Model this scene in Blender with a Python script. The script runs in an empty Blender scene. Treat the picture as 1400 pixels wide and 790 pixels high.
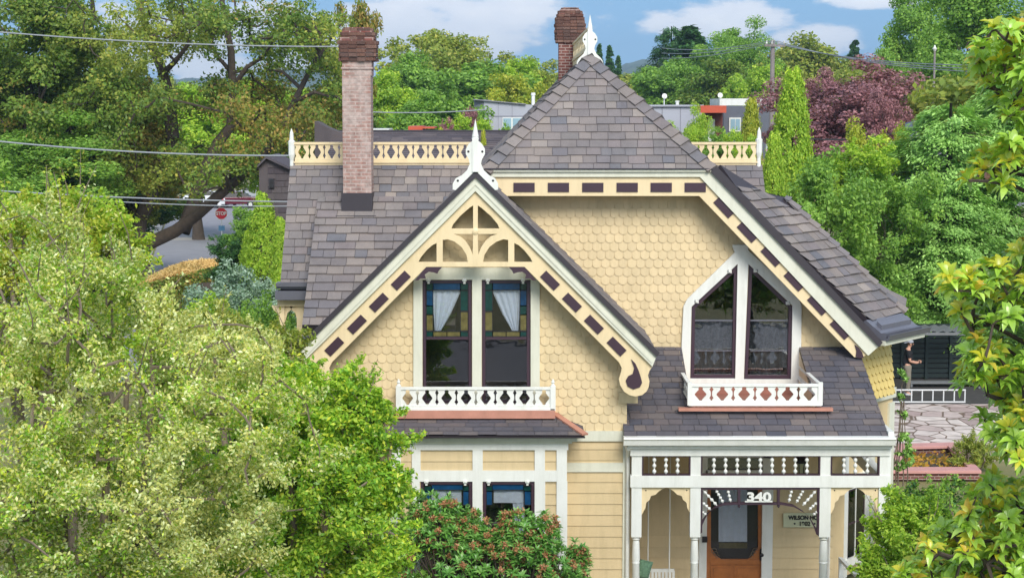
import bpy, bmesh, math, random
import numpy as np
from mathutils import Vector, Matrix
R = math.radians
rnd = random.Random(7)
scene = bpy.context.scene
col = scene.collection
# ------------------------------------------------------------------ camera model (63 mm drone lens, tilted 5.8 deg down)
F = 2450.0; TH = math.atan(250 / 2450.0); CZ = 9.3
def ray(px, py):
    u = (px - 700) / F; v = (395 - py) / F
    return Vector((u, math.cos(TH) + v * math.sin(TH), -math.sin(TH) + v * math.cos(TH)))
def W(px, py, Y):
    d = ray(px, py); s = Y / d.y
    return Vector((d.x * s, Y, CZ + d.z * s))
def XZ(px, py, Y):
    p = W(px, py, Y); return (p.x, p.z)
def onplane(px, py, p0, n):
    d = ray(px, py); c = Vector((0, 0, CZ))
    t = (Vector(p0) - c).dot(n) / d.dot(n)
    return c + d * t
def GR(px, py, z=0.0):
    return onplane(px, py, (0, 0, z), Vector((0, 0, 1)))
# ------------------------------------------------------------------ object helpers
ORG = {}
def empty(name, loc, label=None, cat=None, group=None):
    o = bpy.data.objects.new(name, None); col.objects.link(o); o.location = loc
    o.empty_display_size = .3
    ORG[o.name] = Vector(loc)
    tag(o, label, cat, group); return o
def tag(o, label=None, cat=None, group=None, kind=None):
    if label: o['label'] = label
    if cat: o['category'] = cat
    if group: o['group'] = group
    if kind: o['kind'] = kind
    return o
def link(name, me, mat, parent=None, loc=None):
    o = bpy.data.objects.new(name, me); col.objects.link(o)
    if mat is not None:
        for m in (mat if isinstance(mat, (list, tuple)) else [mat]): me.materials.append(m)
    if parent is not None: o.parent = parent; ORG[o.name] = ORG[parent.name]
    else:
        o.location = loc if loc is not None else (0, 0, 0); ORG[o.name] = Vector(o.location)
    return o
def copy_tree(o, parent=None):
    c = o.copy(); col.objects.link(c); c.parent = parent
    for ch in list(o.children): copy_tree(ch, c)
    return c
class MB:
    def __init__(s): s.v = []; s.f = []; s.m = []; s.mi = 0
    def add(s, vs, fs):
        b = len(s.v); s.v += [tuple(x) for x in vs]
        for f in fs: s.f.append(tuple(b + i for i in f)); s.m.append(s.mi)
        return s
    def box(s, x0, x1, y0, y1, z0, z1):
        return s.add([(x0,y0,z0),(x1,y0,z0),(x1,y1,z0),(x0,y1,z0),(x0,y0,z1),(x1,y0,z1),(x1,y1,z1),(x0,y1,z1)],
              [(0,3,2,1),(4,5,6,7),(0,1,5,4),(1,2,6,5),(2,3,7,6),(3,0,4,7)])
    def obox(s, c, ax, ay, az, hx, hy, hz):
        c = Vector(c); ax, ay, az = [Vector(a).normalized() for a in (ax, ay, az)]
        vs = [c + ax*hx*i + ay*hy*j + az*hz*k for k in (-1,1) for (i,j) in ((-1,-1),(1,-1),(1,1),(-1,1))]
        return s.add(vs, [(0,3,2,1),(4,5,6,7),(0,1,5,4),(1,2,6,5),(2,3,7,6),(3,0,4,7)])
    def prism(s, poly, vec):
        n = len(poly); vec = Vector(vec)
        vs = [Vector(p) for p in poly] + [Vector(p) + vec for p in poly]
        fs = [tuple(range(n))[::-1], tuple(range(n, 2*n))] + [(i, (i+1) % n, n + (i+1) % n, n + i) for i in range(n)]
        return s.add(vs, fs)
    def bar(s, p0, p1, w, h, up=(0,0,1)):
        p0 = Vector(p0); p1 = Vector(p1); d = (p1 - p0)
        ax = d.normalized(); ay = ax.cross(Vector(up)).normalized(); az = ay.cross(ax)
        return s.obox((p0+p1)/2, ax, ay, az, d.length/2, w/2, h/2)
    def tube(s, pts, rad, n=8, cap=True):
        pts = [Vector(p) for p in pts]
        if not isinstance(rad, (list, tuple)): rad = [rad]*len(pts)
        vs = []; prev = None
        for i, p in enumerate(pts):
            t = (pts[min(i+1, len(pts)-1)] - pts[max(i-1, 0)]).normalized()
            a = prev if prev else (Vector((0,0,1)) if abs(t.z) < .9 else Vector((1,0,0)))
            b = t.cross(a).normalized(); a = b.cross(t).normalized(); prev = a
            for k in range(n):
                w = 2*math.pi*k/n
                vs.append(p + (a*math.cos(w) + b*math.sin(w))*rad[i])
        fs = []
        for i in range(len(pts)-1):
            for k in range(n):
                fs.append((i*n+k, i*n+(k+1) % n, (i+1)*n+(k+1) % n, (i+1)*n+k))
        if cap: fs += [tuple(range(n)), tuple((len(pts)-1)*n+k for k in range(n))[::-1]]
        return s.add(vs, fs)
    def lathe(s, p0, p1, prof, n=12):           # prof: (t 0..1 along p0->p1, radius)
        p0 = Vector(p0); p1 = Vector(p1)
        t = (p1-p0).normalized(); a = Vector((1,0,0)) if abs(t.x) < .9 else Vector((0,1,0))
        b = t.cross(a).normalized(); a = b.cross(t).normalized()
        vs = []
        for (u, r) in prof:
            for k in range(n):
                w = 2*math.pi*k/n
                vs.append(p0 + (p1-p0)*u + (a*math.cos(w)+b*math.sin(w))*r)
        fs = [(i*n+k, i*n+(k+1) % n, (i+1)*n+(k+1) % n, (i+1)*n+k) for i in range(len(prof)-1) for k in range(n)]
        fs += [tuple(range(n)), tuple((len(prof)-1)*n+k for k in range(n))[::-1]]
        return s.add(vs, fs)
    def flat(s, outer, holes, Y, th, bev=0.0):   # filled outline in the XZ plane, front face at Y, thickness th backwards
        cu = bpy.data.curves.new('tmp', 'CURVE'); cu.dimensions = '2D'; cu.fill_mode = 'BOTH'
        cu.extrude = th/2 - bev; cu.bevel_depth = bev; cu.offset = -bev
        for ring in [outer] + list(holes):
            sp = cu.splines.new('POLY'); sp.points.add(len(ring)-1); sp.use_cyclic_u = True
            for i, (x, z) in enumerate(ring): sp.points[i].co = (x, z, 0, 1)
        ob = bpy.data.objects.new('tmp', cu)
        me = bpy.data.meshes.new_from_object(ob)
        vs = [(v.co.x, Y + th/2 - v.co.z, v.co.y) for v in me.vertices]
        s.add(vs, [tuple(p.vertices) for p in me.polygons])
        bpy.data.objects.remove(ob); bpy.data.curves.remove(cu); bpy.data.meshes.remove(me)
        return s
    def rot(s, i0, c, ang):                      # turn vertices from i0 on about the vertical through c
        ca, sa = math.cos(ang), math.sin(ang)
        for i in range(i0, len(s.v)):
            x, y, z = s.v[i]; x -= c[0]; y -= c[1]
            s.v[i] = (c[0] + x*ca - y*sa, c[1] + x*sa + y*ca, z)
        return s
    def build(s, name, mat, parent=None, smooth=False, loc=None, bevel=0, fixn=True):
        if parent is not None: org = ORG[parent.name]
        else:
            if loc is None and s.v:
                a = np.array(s.v); loc = Vector(((a[:,0].min()+a[:,0].max())/2, (a[:,1].min()+a[:,1].max())/2, a[:,2].min()))
            org = Vector(loc or (0,0,0))
        me = bpy.data.meshes.new(name)
        me.from_pydata([(x-org[0], y-org[1], z-org[2]) for x, y, z in s.v], [], s.f)
        if isinstance(mat, (list, tuple)): me.polygons.foreach_set('material_index', s.m)
        if fixn:
            bm = bmesh.new(); bm.from_mesh(me); bmesh.ops.recalc_face_normals(bm, faces=bm.faces); bm.to_mesh(me); bm.free()
        if smooth:
            me.polygons.foreach_set('use_smooth', [True]*len(me.polygons))
            try: me.set_sharp_from_angle(angle=R(40))
            except Exception: pass
        o = link(name, me, mat, parent, org)
        if bevel:
            b = o.modifiers.new('b', 'BEVEL'); b.width = bevel; b.segments = 2; b.limit_method = 'ANGLE'; b.angle_limit = R(40)
        return o
# ------------------------------------------------------------------ materials
def srgb(h):
    if isinstance(h, str): h = [int(h[i:i+2], 16) for i in (0, 2, 4)]
    return tuple([(c/255/12.92 if c/255 <= .04045 else ((c/255+.055)/1.055)**2.4) for c in h] + [1])
def newmat(name):
    m = bpy.data.materials.new(name); m.use_nodes = True
    nt = m.node_tree; nt.nodes.clear(); out = nt.nodes.new('ShaderNodeOutputMaterial')
    return m, nt, out
def nd(nt, t, **kw):
    n = nt.nodes.new(t)
    for k, v in kw.items():
        if k in n.inputs: n.inputs[k].default_value = v
        else: setattr(n, k, v)
    return n
def ramp(nt, stops, interp='LINEAR'):
    r = nt.nodes.new('ShaderNodeValToRGB'); r.color_ramp.interpolation = interp
    e = r.color_ramp.elements
    while len(e) < len(stops): e.new(.5)
    for i, (p, c) in enumerate(stops): e[i].position = p; e[i].color = c if len(c) == 4 else tuple(c)+(1,)
    return r
def tex(nt, scale, detail=4, coord='Object', vec=(1,1,1), rough=.55):
    tc = nt.nodes.new('ShaderNodeTexCoord'); mp = nt.nodes.new('ShaderNodeMapping'); mp.inputs['Scale'].default_value = vec
    n = nd(nt, 'ShaderNodeTexNoise', Scale=scale, Detail=detail, Roughness=rough)
    nt.links.new(tc.outputs[coord], mp.inputs[0]); nt.links.new(mp.outputs[0], n.inputs['Vector']); return n
def mulcol(nt, a, b, fac=1.0, mode='MULTIPLY'):
    m = nt.nodes.new('ShaderNodeMix'); m.data_type = 'RGBA'; m.blend_type = mode; m.inputs[0].default_value = fac
    for i, x in ((6, a), (7, b)):
        if isinstance(x, tuple): m.inputs[i].default_value = x
        else: nt.links.new(x, m.inputs[i])
    return m.outputs[2]
def paint(name, c, rough=.5, var=.10, scale=3.0, bump=.05, bscale=60, metallic=0, island=0.0, grime=0.0):
    m, nt, out = newmat(name); c = srgb(c) if not (isinstance(c, tuple) and len(c) == 4) else c
    n = tex(nt, scale, 5)
    lo = 1 - var; r = ramp(nt, [(.25, (lo, lo, lo*.98, 1)), (.75, (1, 1, 1, 1))]); nt.links.new(n.outputs[0], r.inputs[0])
    cc = mulcol(nt, c, r.outputs[0])
    if island:
        g = nt.nodes.new('ShaderNodeNewGeometry')
        r2 = ramp(nt, [(0, (1-island,)*3), (1, (1, 1, 1))]); nt.links.new(g.outputs['Random Per Island'], r2.inputs[0])
        cc = mulcol(nt, cc, r2.outputs[0])
    if grime:
        n3 = tex(nt, 1.6, 8, vec=(3.5, 3.5, .6), rough=.75); r3 = ramp(nt, [(.45, (1, 1, 1)), (.75, (1-grime, 1-grime, 1-grime*1.15))]); nt.links.new(n3.outputs[0], r3.inputs[0])
        cc = mulcol(nt, cc, r3.outputs[0])
    b = nd(nt, 'ShaderNodeBsdfPrincipled', Roughness=rough, Metallic=metallic); nt.links.new(cc, b.inputs['Base Color'])
    if bump:
        n2 = tex(nt, bscale, 3); bp = nd(nt, 'ShaderNodeBump', Strength=bump, Distance=.02); nt.links.new(n2.outputs[0], bp.inputs['Height']); nt.links.new(bp.outputs[0], b.inputs['Normal'])
    nt.links.new(b.outputs[0], out.inputs[0]); return m
def islandmat(name, cols, rough=.9, speck=.25, sscale=90, bump=.3, spec=.3):
    m, nt, out = newmat(name)
    g = nt.nodes.new('ShaderNodeNewGeometry')
    n = len(cols); r = ramp(nt, [((i+.5)/n, srgb(c)) for i, c in enumerate(cols)], 'LINEAR')
    nt.links.new(g.outputs['Random Per Island'], r.inputs[0])
    t = tex(nt, sscale, 2, rough=.8); r2 = ramp(nt, [(.3, (1-speck,)*3), (.7, (1+speck*.4,)*3)]); nt.links.new(t.outputs[0], r2.inputs[0])
    cc = mulcol(nt, r.outputs[0], r2.outputs[0])
    t3 = tex(nt, 1.1, 7, vec=(1.6,1.6,.35), rough=.65); r3 = ramp(nt, [(.3, (.78,.79,.80)), (.55, (1,1,1)), (.75, (1.12,1.09,1.05))]); nt.links.new(t3.outputs[0], r3.inputs[0])
    cc = mulcol(nt, cc, r3.outputs[0])
    b = nd(nt, 'ShaderNodeBsdfPrincipled', Roughness=rough); b.inputs['Specular IOR Level'].default_value = spec
    nt.links.new(cc, b.inputs['Base Color'])
    bp = nd(nt, 'ShaderNodeBump', Strength=bump, Distance=.01); nt.links.new(t.outputs[0], bp.inputs['Height']); nt.links.new(bp.outputs[0], b.inputs['Normal'])
    nt.links.new(b.outputs[0], out.inputs[0]); return m
def leafmat(name, cols, trans=.35, rough=.45, patch=.25, gloss=.25, pscale=.35):
    m, nt, out = newmat(name)
    g = nt.nodes.new('ShaderNodeNewGeometry')
    n = len(cols); r = ramp(nt, [((i+.5)/n, srgb(c)) for i, c in enumerate(cols)])
    nt.links.new(g.outputs['Random Per Island'], r.inputs[0])
    t = tex(nt, pscale, 3); r3 = ramp(nt, [(.35, (1-patch, 1-patch*.7, 1-patch)), (.65, (1+patch*.5, 1+patch*.45, 1))]); nt.links.new(t.outputs[0], r3.inputs[0])
    cc = mulcol(nt, r.outputs[0], r3.outputs[0])
    b = nd(nt, 'ShaderNodeBsdfPrincipled', Roughness=rough); b.inputs['Specular IOR Level'].default_value = gloss
    nt.links.new(cc, b.inputs['Base Color'])
    tr = nt.nodes.new('ShaderNodeBsdfTranslucent'); tc = mulcol(nt, cc, (1.25, 1.3, .6, 1)); nt.links.new(tc, tr.inputs['Color'])
    mx = nd(nt, 'ShaderNodeMixShader'); mx.inputs[0].default_value = trans
    nt.links.new(b.outputs[0], mx.inputs[1]); nt.links.new(tr.outputs[0], mx.inputs[2]); nt.links.new(mx.outputs[0], out.inputs[0]); return m
def glassmat(name, tint=(.93,.95,.94,1), ior=1.5, extra=.09):
    m, nt, out = newmat(name)
    fr = nd(nt, 'ShaderNodeFresnel', IOR=ior); ad = nd(nt, 'ShaderNodeMath', operation='ADD'); ad.inputs[1].default_value = extra; ad.use_clamp = True
    nt.links.new(fr.outputs[0], ad.inputs[0])
    t = nd(nt, 'ShaderNodeBsdfTransparent', Color=tint); gl = nd(nt, 'ShaderNodeBsdfGlossy', Roughness=.015)
    n2 = tex(nt, 2.2, 2); bp = nd(nt, 'ShaderNodeBump', Strength=.08, Distance=.02); nt.links.new(n2.outputs[0], bp.inputs['Height']); nt.links.new(bp.outputs[0], gl.inputs['Normal'])
    mx = nt.nodes.new('ShaderNodeMixShader'); nt.links.new(ad.outputs[0], mx.inputs[0]); nt.links.new(t.outputs[0], mx.inputs[1]); nt.links.new(gl.outputs[0], mx.inputs[2])
    nt.links.new(mx.outputs[0], out.inputs[0]); return m
M = {}
M['wall'] = paint('wall_cream_paint', (223,200,157), .6, .06, island=.12, bump=.04, grime=.16)
M['siding'] = paint('siding_cream_paint', (214,191,148), .55, .06, island=.09, bump=.04, grime=.16)
M['cream'] = paint('trim_cream_paint', (230,208,167), .5, .05, bump=.03, grime=.16)
M['yellow'] = paint('angled_wall_bounce_tint', (222,196,120), .6, .06, island=.08, bump=.04)  # wall cream with green light reflected onto this side mixed into the colour
M['mint'] = paint('trim_pale_paint', (216,215,198), .45, .05, bump=.03, grime=.16)
M['white'] = paint('trim_white_paint', (228,228,222), .4, .05, bump=.02, grime=.16)
M['purple'] = paint('trim_plum_paint', (64,44,56), .4, .1, bump=.02)
M['dark'] = paint('metal_dark_brown', (58,52,58), .45, .15, bump=.02)
M['gutter'] = paint('gutter_grey_metal', (108,108,118), .35, .15, bump=.02, metallic=.2)
M['copper'] = paint('copper_flashing', (206,146,126), .5, .25, scale=5, metallic=.25)
M['porchceil'] = paint('porch_ceiling_paint', (190,160,95), .6, .08)
M['wood'] = paint('door_oiled_wood', (184,112,54), .35, .4, scale=6, bump=.1)
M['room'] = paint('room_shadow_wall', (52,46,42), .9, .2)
M['curtain'] = paint('lace_curtain', (222,230,246), .9, .15, scale=14, bump=.3, bscale=30)
M['stain_blue'] = paint('stained_blue_glass', (26,72,112), .12, .5, scale=8)
M['stain_green'] = paint('stained_green_glass', (24,66,62), .12, .5, scale=9)
M['stain_amber'] = paint('stained_amber_glass', (112,104,62), .15, .5, scale=9)
M['glass'] = glassmat('window_glass')
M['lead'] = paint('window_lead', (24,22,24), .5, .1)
M['shingle'] = islandmat('roof_shingle_blend', [(124,117,116),(139,129,125),(116,112,116),(146,135,128),(127,119,117),(110,110,116),(140,129,122),(129,122,122),(154,143,135),(118,113,112),(133,123,122)])
M['shingle2'] = islandmat('roof_shingle_dark_blend', [(96,92,97),(105,99,102),(90,89,98),(113,103,102),(100,95,98),(86,85,94),(108,102,103),(119,109,105)])
M['asphalt'] = paint('asphalt', (146,144,150), .9, .2, scale=.8, bump=.3, bscale=40)
M['concrete'] = paint('concrete', (176,168,160), .85, .2, scale=1.2, bump=.2)
M['bark'] = paint('tree_bark', (86,74,64), .9, .45, scale=6, bump=.8, bscale=12)
M['barkp'] = paint('pale_twig_bark', (128,114,98), .9, .35, scale=6, bump=.5, bscale=12)
def brickmat(name, c1, c2, mortar, wash, scale=1.0, washamt=.6):
    m, nt, out = newmat(name)
    tc = nt.nodes.new('ShaderNodeTexCoord')
    sx = nt.nodes.new('ShaderNodeSeparateXYZ'); nt.links.new(tc.outputs['Object'], sx.inputs[0])
    ad = nd(nt, 'ShaderNodeMath', operation='ADD'); nt.links.new(sx.outputs[0], ad.inputs[0]); nt.links.new(sx.outputs[1], ad.inputs[1])
    cb = nt.nodes.new('ShaderNodeCombineXYZ'); nt.links.new(ad.outputs[0], cb.inputs[0]); nt.links.new(sx.outputs[2], cb.inputs[1])
    br = nd(nt, 'ShaderNodeTexBrick', Color1=srgb(c1), Color2=srgb(c2), Mortar=srgb(mortar), Scale=scale)
    br.inputs['Mortar Size'].default_value = .012; br.inputs['Brick Width'].default_value = .2; br.inputs['Row Height'].default_value = .07
    nt.links.new(cb.outputs[0], br.inputs['Vector'])
    n = tex(nt, 2.6, 6, rough=.7); r = ramp(nt, [(.36, (.15*washamt,)*3), (.60, (washamt,)*3)]); nt.links.new(n.outputs[0], r.inputs[0])
    mx = nt.nodes.new('ShaderNodeMix'); mx.data_type = 'RGBA'; nt.links.new(r.outputs[0], mx.inputs[0]); nt.links.new(br.outputs[0], mx.inputs[6]); mx.inputs[7].default_value = srgb(wash)
    n2 = tex(nt, 14, 4); r2 = ramp(nt, [(.3, (.7,.7,.7)), (.7, (1.1,1.1,1.1))]); nt.links.new(n2.outputs[0], r2.inputs[0])
    cc = mulcol(nt, mx.outputs[2], r2.outputs[0])
    b = nd(nt, 'ShaderNodeBsdfPrincipled', Roughness=.9); nt.links.new(cc, b.inputs['Base Color'])
    bp = nd(nt, 'ShaderNodeBump', Strength=.6, Distance=.02); bp.invert = True; nt.links.new(br.outputs['Fac'], bp.inputs['Height']); nt.links.new(bp.outputs[0], b.inputs['Normal'])
    nt.links.new(b.outputs[0], out.inputs[0]); return m
M['brick'] = brickmat('chimney_washed_brick', (158,104,88), (138,88,76), (176,156,146), (190,172,164), washamt=.85)
M['glassd'] = glassmat('door_dark_glass', (.9,.9,.9,1), 1.4, 0)
M['brick2'] = brickmat('chimney_red_brick', (128,64,52), (98,50,46), (170,150,142), (150,112,104), washamt=.35)
# ------------------------------------------------------------------ shingled surfaces: every shingle is geometry
def plane_axes(poly):
    n = Vector((0,0,0))
    for i in range(len(poly)):
        n += (poly[i]-poly[0]).cross(poly[(i+1) % len(poly)]-poly[0])
    n.normalize()
    if n.z < -.05 or (abs(n.z) <= .05 and n.y > 0): n = -n
    v = (Vector((0,0,1)) - n*n.z).normalized(); u = v.cross(n).normalized()
    return u, v, n
def shingles(poly, mat, name, parent, kind='tab', expo=.19, w=.28, th=.022, slab=.10, hole=None, slabmat=None, seed=1, lift=.0):
    rg = random.Random(seed); poly = [Vector(p) for p in poly]
    u, v, n = plane_axes(poly); o = poly[0]
    us = [(p-o).dot(u) for p in poly]; vs = [(p-o).dot(v) for p in poly]
    verts = []; faces = []
    v0 = min(vs); row = 0
    while v0 < max(vs):
        x = min(us) - rg.random()*w if kind == 'tab' else min(us) - (w/2 if row % 2 else 0)
        jit = 0
        while x < max(us):
            ww = w*(rg.uniform(.72, 1.3) if kind == 'tab' else 1)
            g = .004 if kind == 'tab' else .003
            if kind == 'tab':
                dv = rg.choice((0, 0, -.012, .0, -.006)); t = th*rg.uniform(.75, 1.35)
                outl = [(x+g, v0+dv), (x+ww-g, v0+dv)]
            else:
                t = th*rg.uniform(.85, 1.15); c = x+ww/2; r = ww/2-g; dv = rg.uniform(-.004, .004)
                outl = [(c + r*math.cos(a), v0 + r*.82 + r*.82*math.sin(a) + dv) for a in [math.pi + i*math.pi/7 for i in range(8)]]
            top = v0 + expo*1.12
            cen = o + u*(x+ww/2) + v*(v0+expo*.5)
            if not (hole and hole(cen)):
                b = len(verts); k = len(outl)
                ring = outl + [(x+ww-g, top), (x+g, top)]
                for (a, c2) in ring:
                    f = max(0, min(1, (c2 - v0)/(top-v0))); verts.append(o + u*a + v*c2 + n*(lift + .003 + t*(1-f)))
                for (a, c2) in outl: verts.append(o + u*a + v*c2 + n*(lift - .004))
                faces.append(tuple(range(b, b+k+2)))
                for i in range(k-1): faces.append((b+k+2+i, b+k+3+i, b+i+1, b+i))
                faces.append((b+k+2, b, b+k+1)); faces.append((b+k-1, b+2*k+1, b+k))
            x += ww
        v0 += expo; row += 1
    me = bpy.data.meshes.new(name); me.from_pydata([tuple(p) for p in verts], [], faces)
    bm = bmesh.new(); bm.from_mesh(me)
    cen = sum(poly, Vector((0,0,0)))/len(poly)
    for i in range(len(poly)):
        a = poly[i]; b = poly[(i+1) % len(poly)]; nn = (b-a).cross(n)
        if nn.length < 1e-6: continue
        nn.normalize()
        if nn.dot(cen-a) > 0: nn = -nn
        bmesh.ops.bisect_plane(bm, geom=bm.verts[:]+bm.edges[:]+bm.faces[:], plane_co=a, plane_no=nn, clear_outer=True)
    bm.to_mesh(me); bm.free()
    mb = MB(); mb.add([vv.co.copy() for vv in me.vertices], [tuple(p.vertices) for p in me.polygons]); bpy.data.meshes.remove(me)
    if slab:
        mb.mi = 1; mb.prism([p - n*.006 for p in poly], -n*slab)
    ob = mb.build(name, [mat, slabmat or M['dark']], parent, fixn=False)
    return ob
def caps(mb, p0, p1, n1, n2, w=.13, step=.24, t=.03):
    p0 = Vector(p0); p1 = Vector(p1); d = (p1-p0); L = d.length; d.normalize()
    s1 = n1.cross(d).normalized(); s2 = n2.cross(d).normalized()
    up = (n1+n2).normalized()
    if s1.dot(up) > 0: s1 = -s1
    if s2.dot(up) > 0: s2 = -s2
    if s1.dot(s2) > .2: s2 = -s2
    k = 0.0
    while k < L:
        e = min(L, k+step*1.15)
        a = p0+d*k; b = p0+d*e; h0 = .045+t*rnd.uniform(.8,1.3); h1 = .035
        vs = [a+s1*w+n1*h0*.8, a+up*h0*1.2, a+s2*w+n2*h0*.8, b+s2*w+n2*h1*.8, b+up*h1*1.2, b+s1*w+n1*h1*.8,
              a+s1*w, a+up*.0, a+s2*w]
        mb.add(vs, [(0,1,4,5),(1,2,3,4),(6,7,1,0),(7,8,2,1),(6,0,5),(8,3,2)])
        k += step
def lap(mb, x0, x1, Y, z0, z1, expo=.19, th=.02, hole=None):   # horizontal lap boards, facing -Y
    z = z0
    while z < z1 - .01:
        zt = min(z1, z+expo)
        segs = [(x0, x1)]
        if hole:
            for (a, b, c, d) in hole:
                if c < (z+zt)/2 < d:
                    ns = []
                    for (p, q) in segs:
                        if b <= p or a >= q: ns.append((p, q)); continue
                        if a > p: ns.append((p, a))
                        if b < q: ns.append((b, q))
                    segs = ns
        for (p, q) in segs:
            mb.add([(p,Y-th,z),(q,Y-th,z),(q,Y-.002,zt),(p,Y-.002,zt),(p,Y+.01,z),(q,Y+.01,z),(q,Y+.01,zt),(p,Y+.01,zt)],
               [(0,1,2,3),(4,5,1,0),(7,3,2,6),(0,3,7,4),(1,5,6,2)])
        z += expo
M['signboard'] = paint('sign_pale_paint', (198,200,166), .5, .06)
M['cushion'] = paint('cushion_cloth', (120,160,130), .9, .6, scale=22)
M['print'] = islandmat('printed_curtain_cloth', [(72,80,98),(92,92,94)], speck=.95, sscale=16, bump=.1)
M['copperd'] = paint('dark_copper_floor', (158,104,88), .6, .3, scale=5)  # darker copper than the flashing, for the balcony floor and wall base
M['brickrough'] = islandmat('weathered_brick_blocks', [(104,74,66),(124,92,80),(92,66,60),(138,108,96),(118,92,84),(98,76,70)], speck=.4, sscale=40)
SKY_S, SUN_E, SUN_A, EXPO, HAZE, CLOUD = .10, 2.1, 28, .86, .00028, 9.0
# ================================================================== HOUSE
house = empty('house', (1.2, 36, 0), 'cream two-storey victorian house with plum and white trim, steep shingled gables and a front porch', 'house')
def sub(name, mb, mat, parent=house, **k): return mb.build(name, M[mat] if isinstance(mat, str) else mat, parent, **k)
def q(pts, Y): return [XZ(x, y, Y) for x, y in pts]
def mir(pts, c): return [(2*c-x, y) for x, y in pts]
def strip(mb, pts, Y, th):                 # solid convex/concave outline (px) at plane Y
    P = [Vector((x, Y, z)) for x, z in q(pts, Y)]; mb.prism(P, (0, th, 0)); return mb
YF, YB = 31.0, 30.5                        # front gable wall / barge-board planes
YW, YG = 33.6, 33.05                       # main wall / right-hand gable barge plane
V = Vector
# --- roof planes
zr = 8.15; XR = W(650, 237, YB).x
XA, YA, ZA = W(806, 77, 35.0)
def topz(px, py, Y): return W(px, py, Y).z
LC = V((-.53, 33.0, 8.10)); RC = W(977, 231, 33.0); AP = V((XA, YA, ZA))
# main (side) roof front slope, left portion and right portion
RL = W(397, 226, 34.9); EL = W(378, 393, 32.9); EL.x = RL.x + .03
roof_main = shingles([EL, V((-.62, EL.y, EL.z)), V((-.62, 34.9, RL.z)), RL], M['shingle'], 'main_roof', house, expo=.19, w=.26, seed=3)
sl = (RL.z-EL.z)/(34.9-EL.y)
zz = RL.z - sl*(34.9-33.9)
shingles([V((2.4, 33.9, zz)), V((4.86, 33.9, zz)), V((4.86, 34.9, RL.z)), V((2.4, 34.9, RL.z))], M['shingle'], 'main_roof', house, expo=.19, w=.26, seed=4)
# rear slope (simple shingled plane)
shingles([V((4.86, 37.4, 5.4)), V((-4.33, 37.4, 5.4)), V((-4.33, 34.92, RL.z)), V((4.86, 34.92, RL.z))], M['shingle'], 'rear_roof', house, expo=.4, w=.6, seed=5)
# raised lower slope left of the front gable
p0 = W(413, 446, 31.42); xl = p0.x; pt = W(437, 273, 34.25)
shingles([V((xl, 31.42, p0.z)), V((-1.0, 31.42, p0.z)), V((-1.0, 34.25, pt.z+.05)), V((xl, 34.25, pt.z+.05))], M['shingle'], 'lower_roof', house, expo=.225, w=.31, th=.03, seed=6)
# hip (clipped gable) front plane
hipn = (RC-LC).cross(AP-LC).normalized(); hipn = hipn if hipn.z > 0 else -hipn
shingles([LC, RC, AP], M['shingle'], 'hip_roof', house, expo=.195, w=.27, seed=8)
BRK = V((XA, 49.6, ZA))
gl = shingles([LC, AP, BRK, V((-3.3, 49.6, 5.16)), V((-3.3, 34.2, 5.16))], M['shingle'], 'gable_roof', house, expo=.195, w=.30, seed=9)
RB = W(1203, 469, YG)
sR = (RC.z-RB.z)/(RB.x-RC.x)
RBx = RB.x+.03; RBz = RC.z - sR*(RBx-RC.x)
shingles([AP, RC, V((RBx, YG, RBz)), V((RBx, 49.6, RBz)), BRK], M['shingle'], 'gable_roof', house, expo=.195, w=.30, seed=10, slab=.06)
nl = (LC-AP).cross(BRK-AP).normalized(); nl = nl if nl.z > 0 else -nl
nr = (RC-AP).cross(BRK-AP).normalized(); nr = nr if nr.z > 0 else -nr
cp = MB(); caps(cp, LC, AP, hipn, nl, w=.17, step=.26, t=.035); sub('ridge_cap', cp, 'shingle'); cp = MB(); caps(cp, RC, AP, hipn, nr, w=.17, step=.26, t=.035); sub('ridge_cap', cp, 'shingle'); cp = MB()
# front gable slopes
sF = .988
def fz(x): return zr - sF*abs(x-XR)
xl0 = W(403, 480, YB).x; xr0 = W(898, 484, YB).x
for (xa, sd) in ((xl0, 11), (xr0, 12)):
    P = [V((XR, YB-.05, zr)), V((xa, YB-.05, fz(xa))), V((xa, 34.9 if xa < 0 else 33.62, fz(xa))), V((XR, 34.9 if xa < 0 else 33.62, zr))]
    shingles(P, M['shingle'], 'front_gable_roof', house, expo=.19, w=.26, seed=sd, slab=.07)
caps(cp, V((XR, YB-.02, zr)), V((XR, 34.9, zr)), V((-.7,0,.7)), V((.7,0,.7)), w=.14); sub('ridge_cap', cp, 'shingle'); cp = MB()
# angled right-hand roof plane
B = W(1202, 466, 33.05); E = W(1045, 263, 34.42); dd = V((.8, 1, 0)).normalized()
n2 = dd.cross(E-B).normalized(); n2 = n2 if n2.z > 0 else -n2
P2 = [onplane(x, y, B, n2) for x, y in ((1150, 452), (1188, 441), (1237, 426), (1073, 269), (1045, 263), (985, 225))]
# keep only what lies above the right slope of the gable
def cutpoly(P, co, no):
    o = []
    for i in range(len(P)):
        a, b = P[i], P[(i+1) % len(P)]; da, db = (a-co).dot(no), (b-co).dot(no)
        if da >= 0: o.append(a)
        if da*db < 0: o.append(a+(b-a)*(da/(da-db)))
    return o
P2 = cutpoly(P2, RC - nr*.02, nr); P2 = cutpoly(P2, V((0, 33.2, 0)), V((0, 1, 0)))
shingles(P2, M['shingle'], 'angled_roof', house, expo=.215, w=.31, th=.04, seed=13)
D = onplane(1073, 269, B, n2); C2 = onplane(1237, 426, B, n2); C1 = onplane(1188, 441, B, n2)
nb = V((.75, .55, .45)).normalized()
caps(cp, C2, D, n2, nb, w=.13, step=.26)
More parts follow.
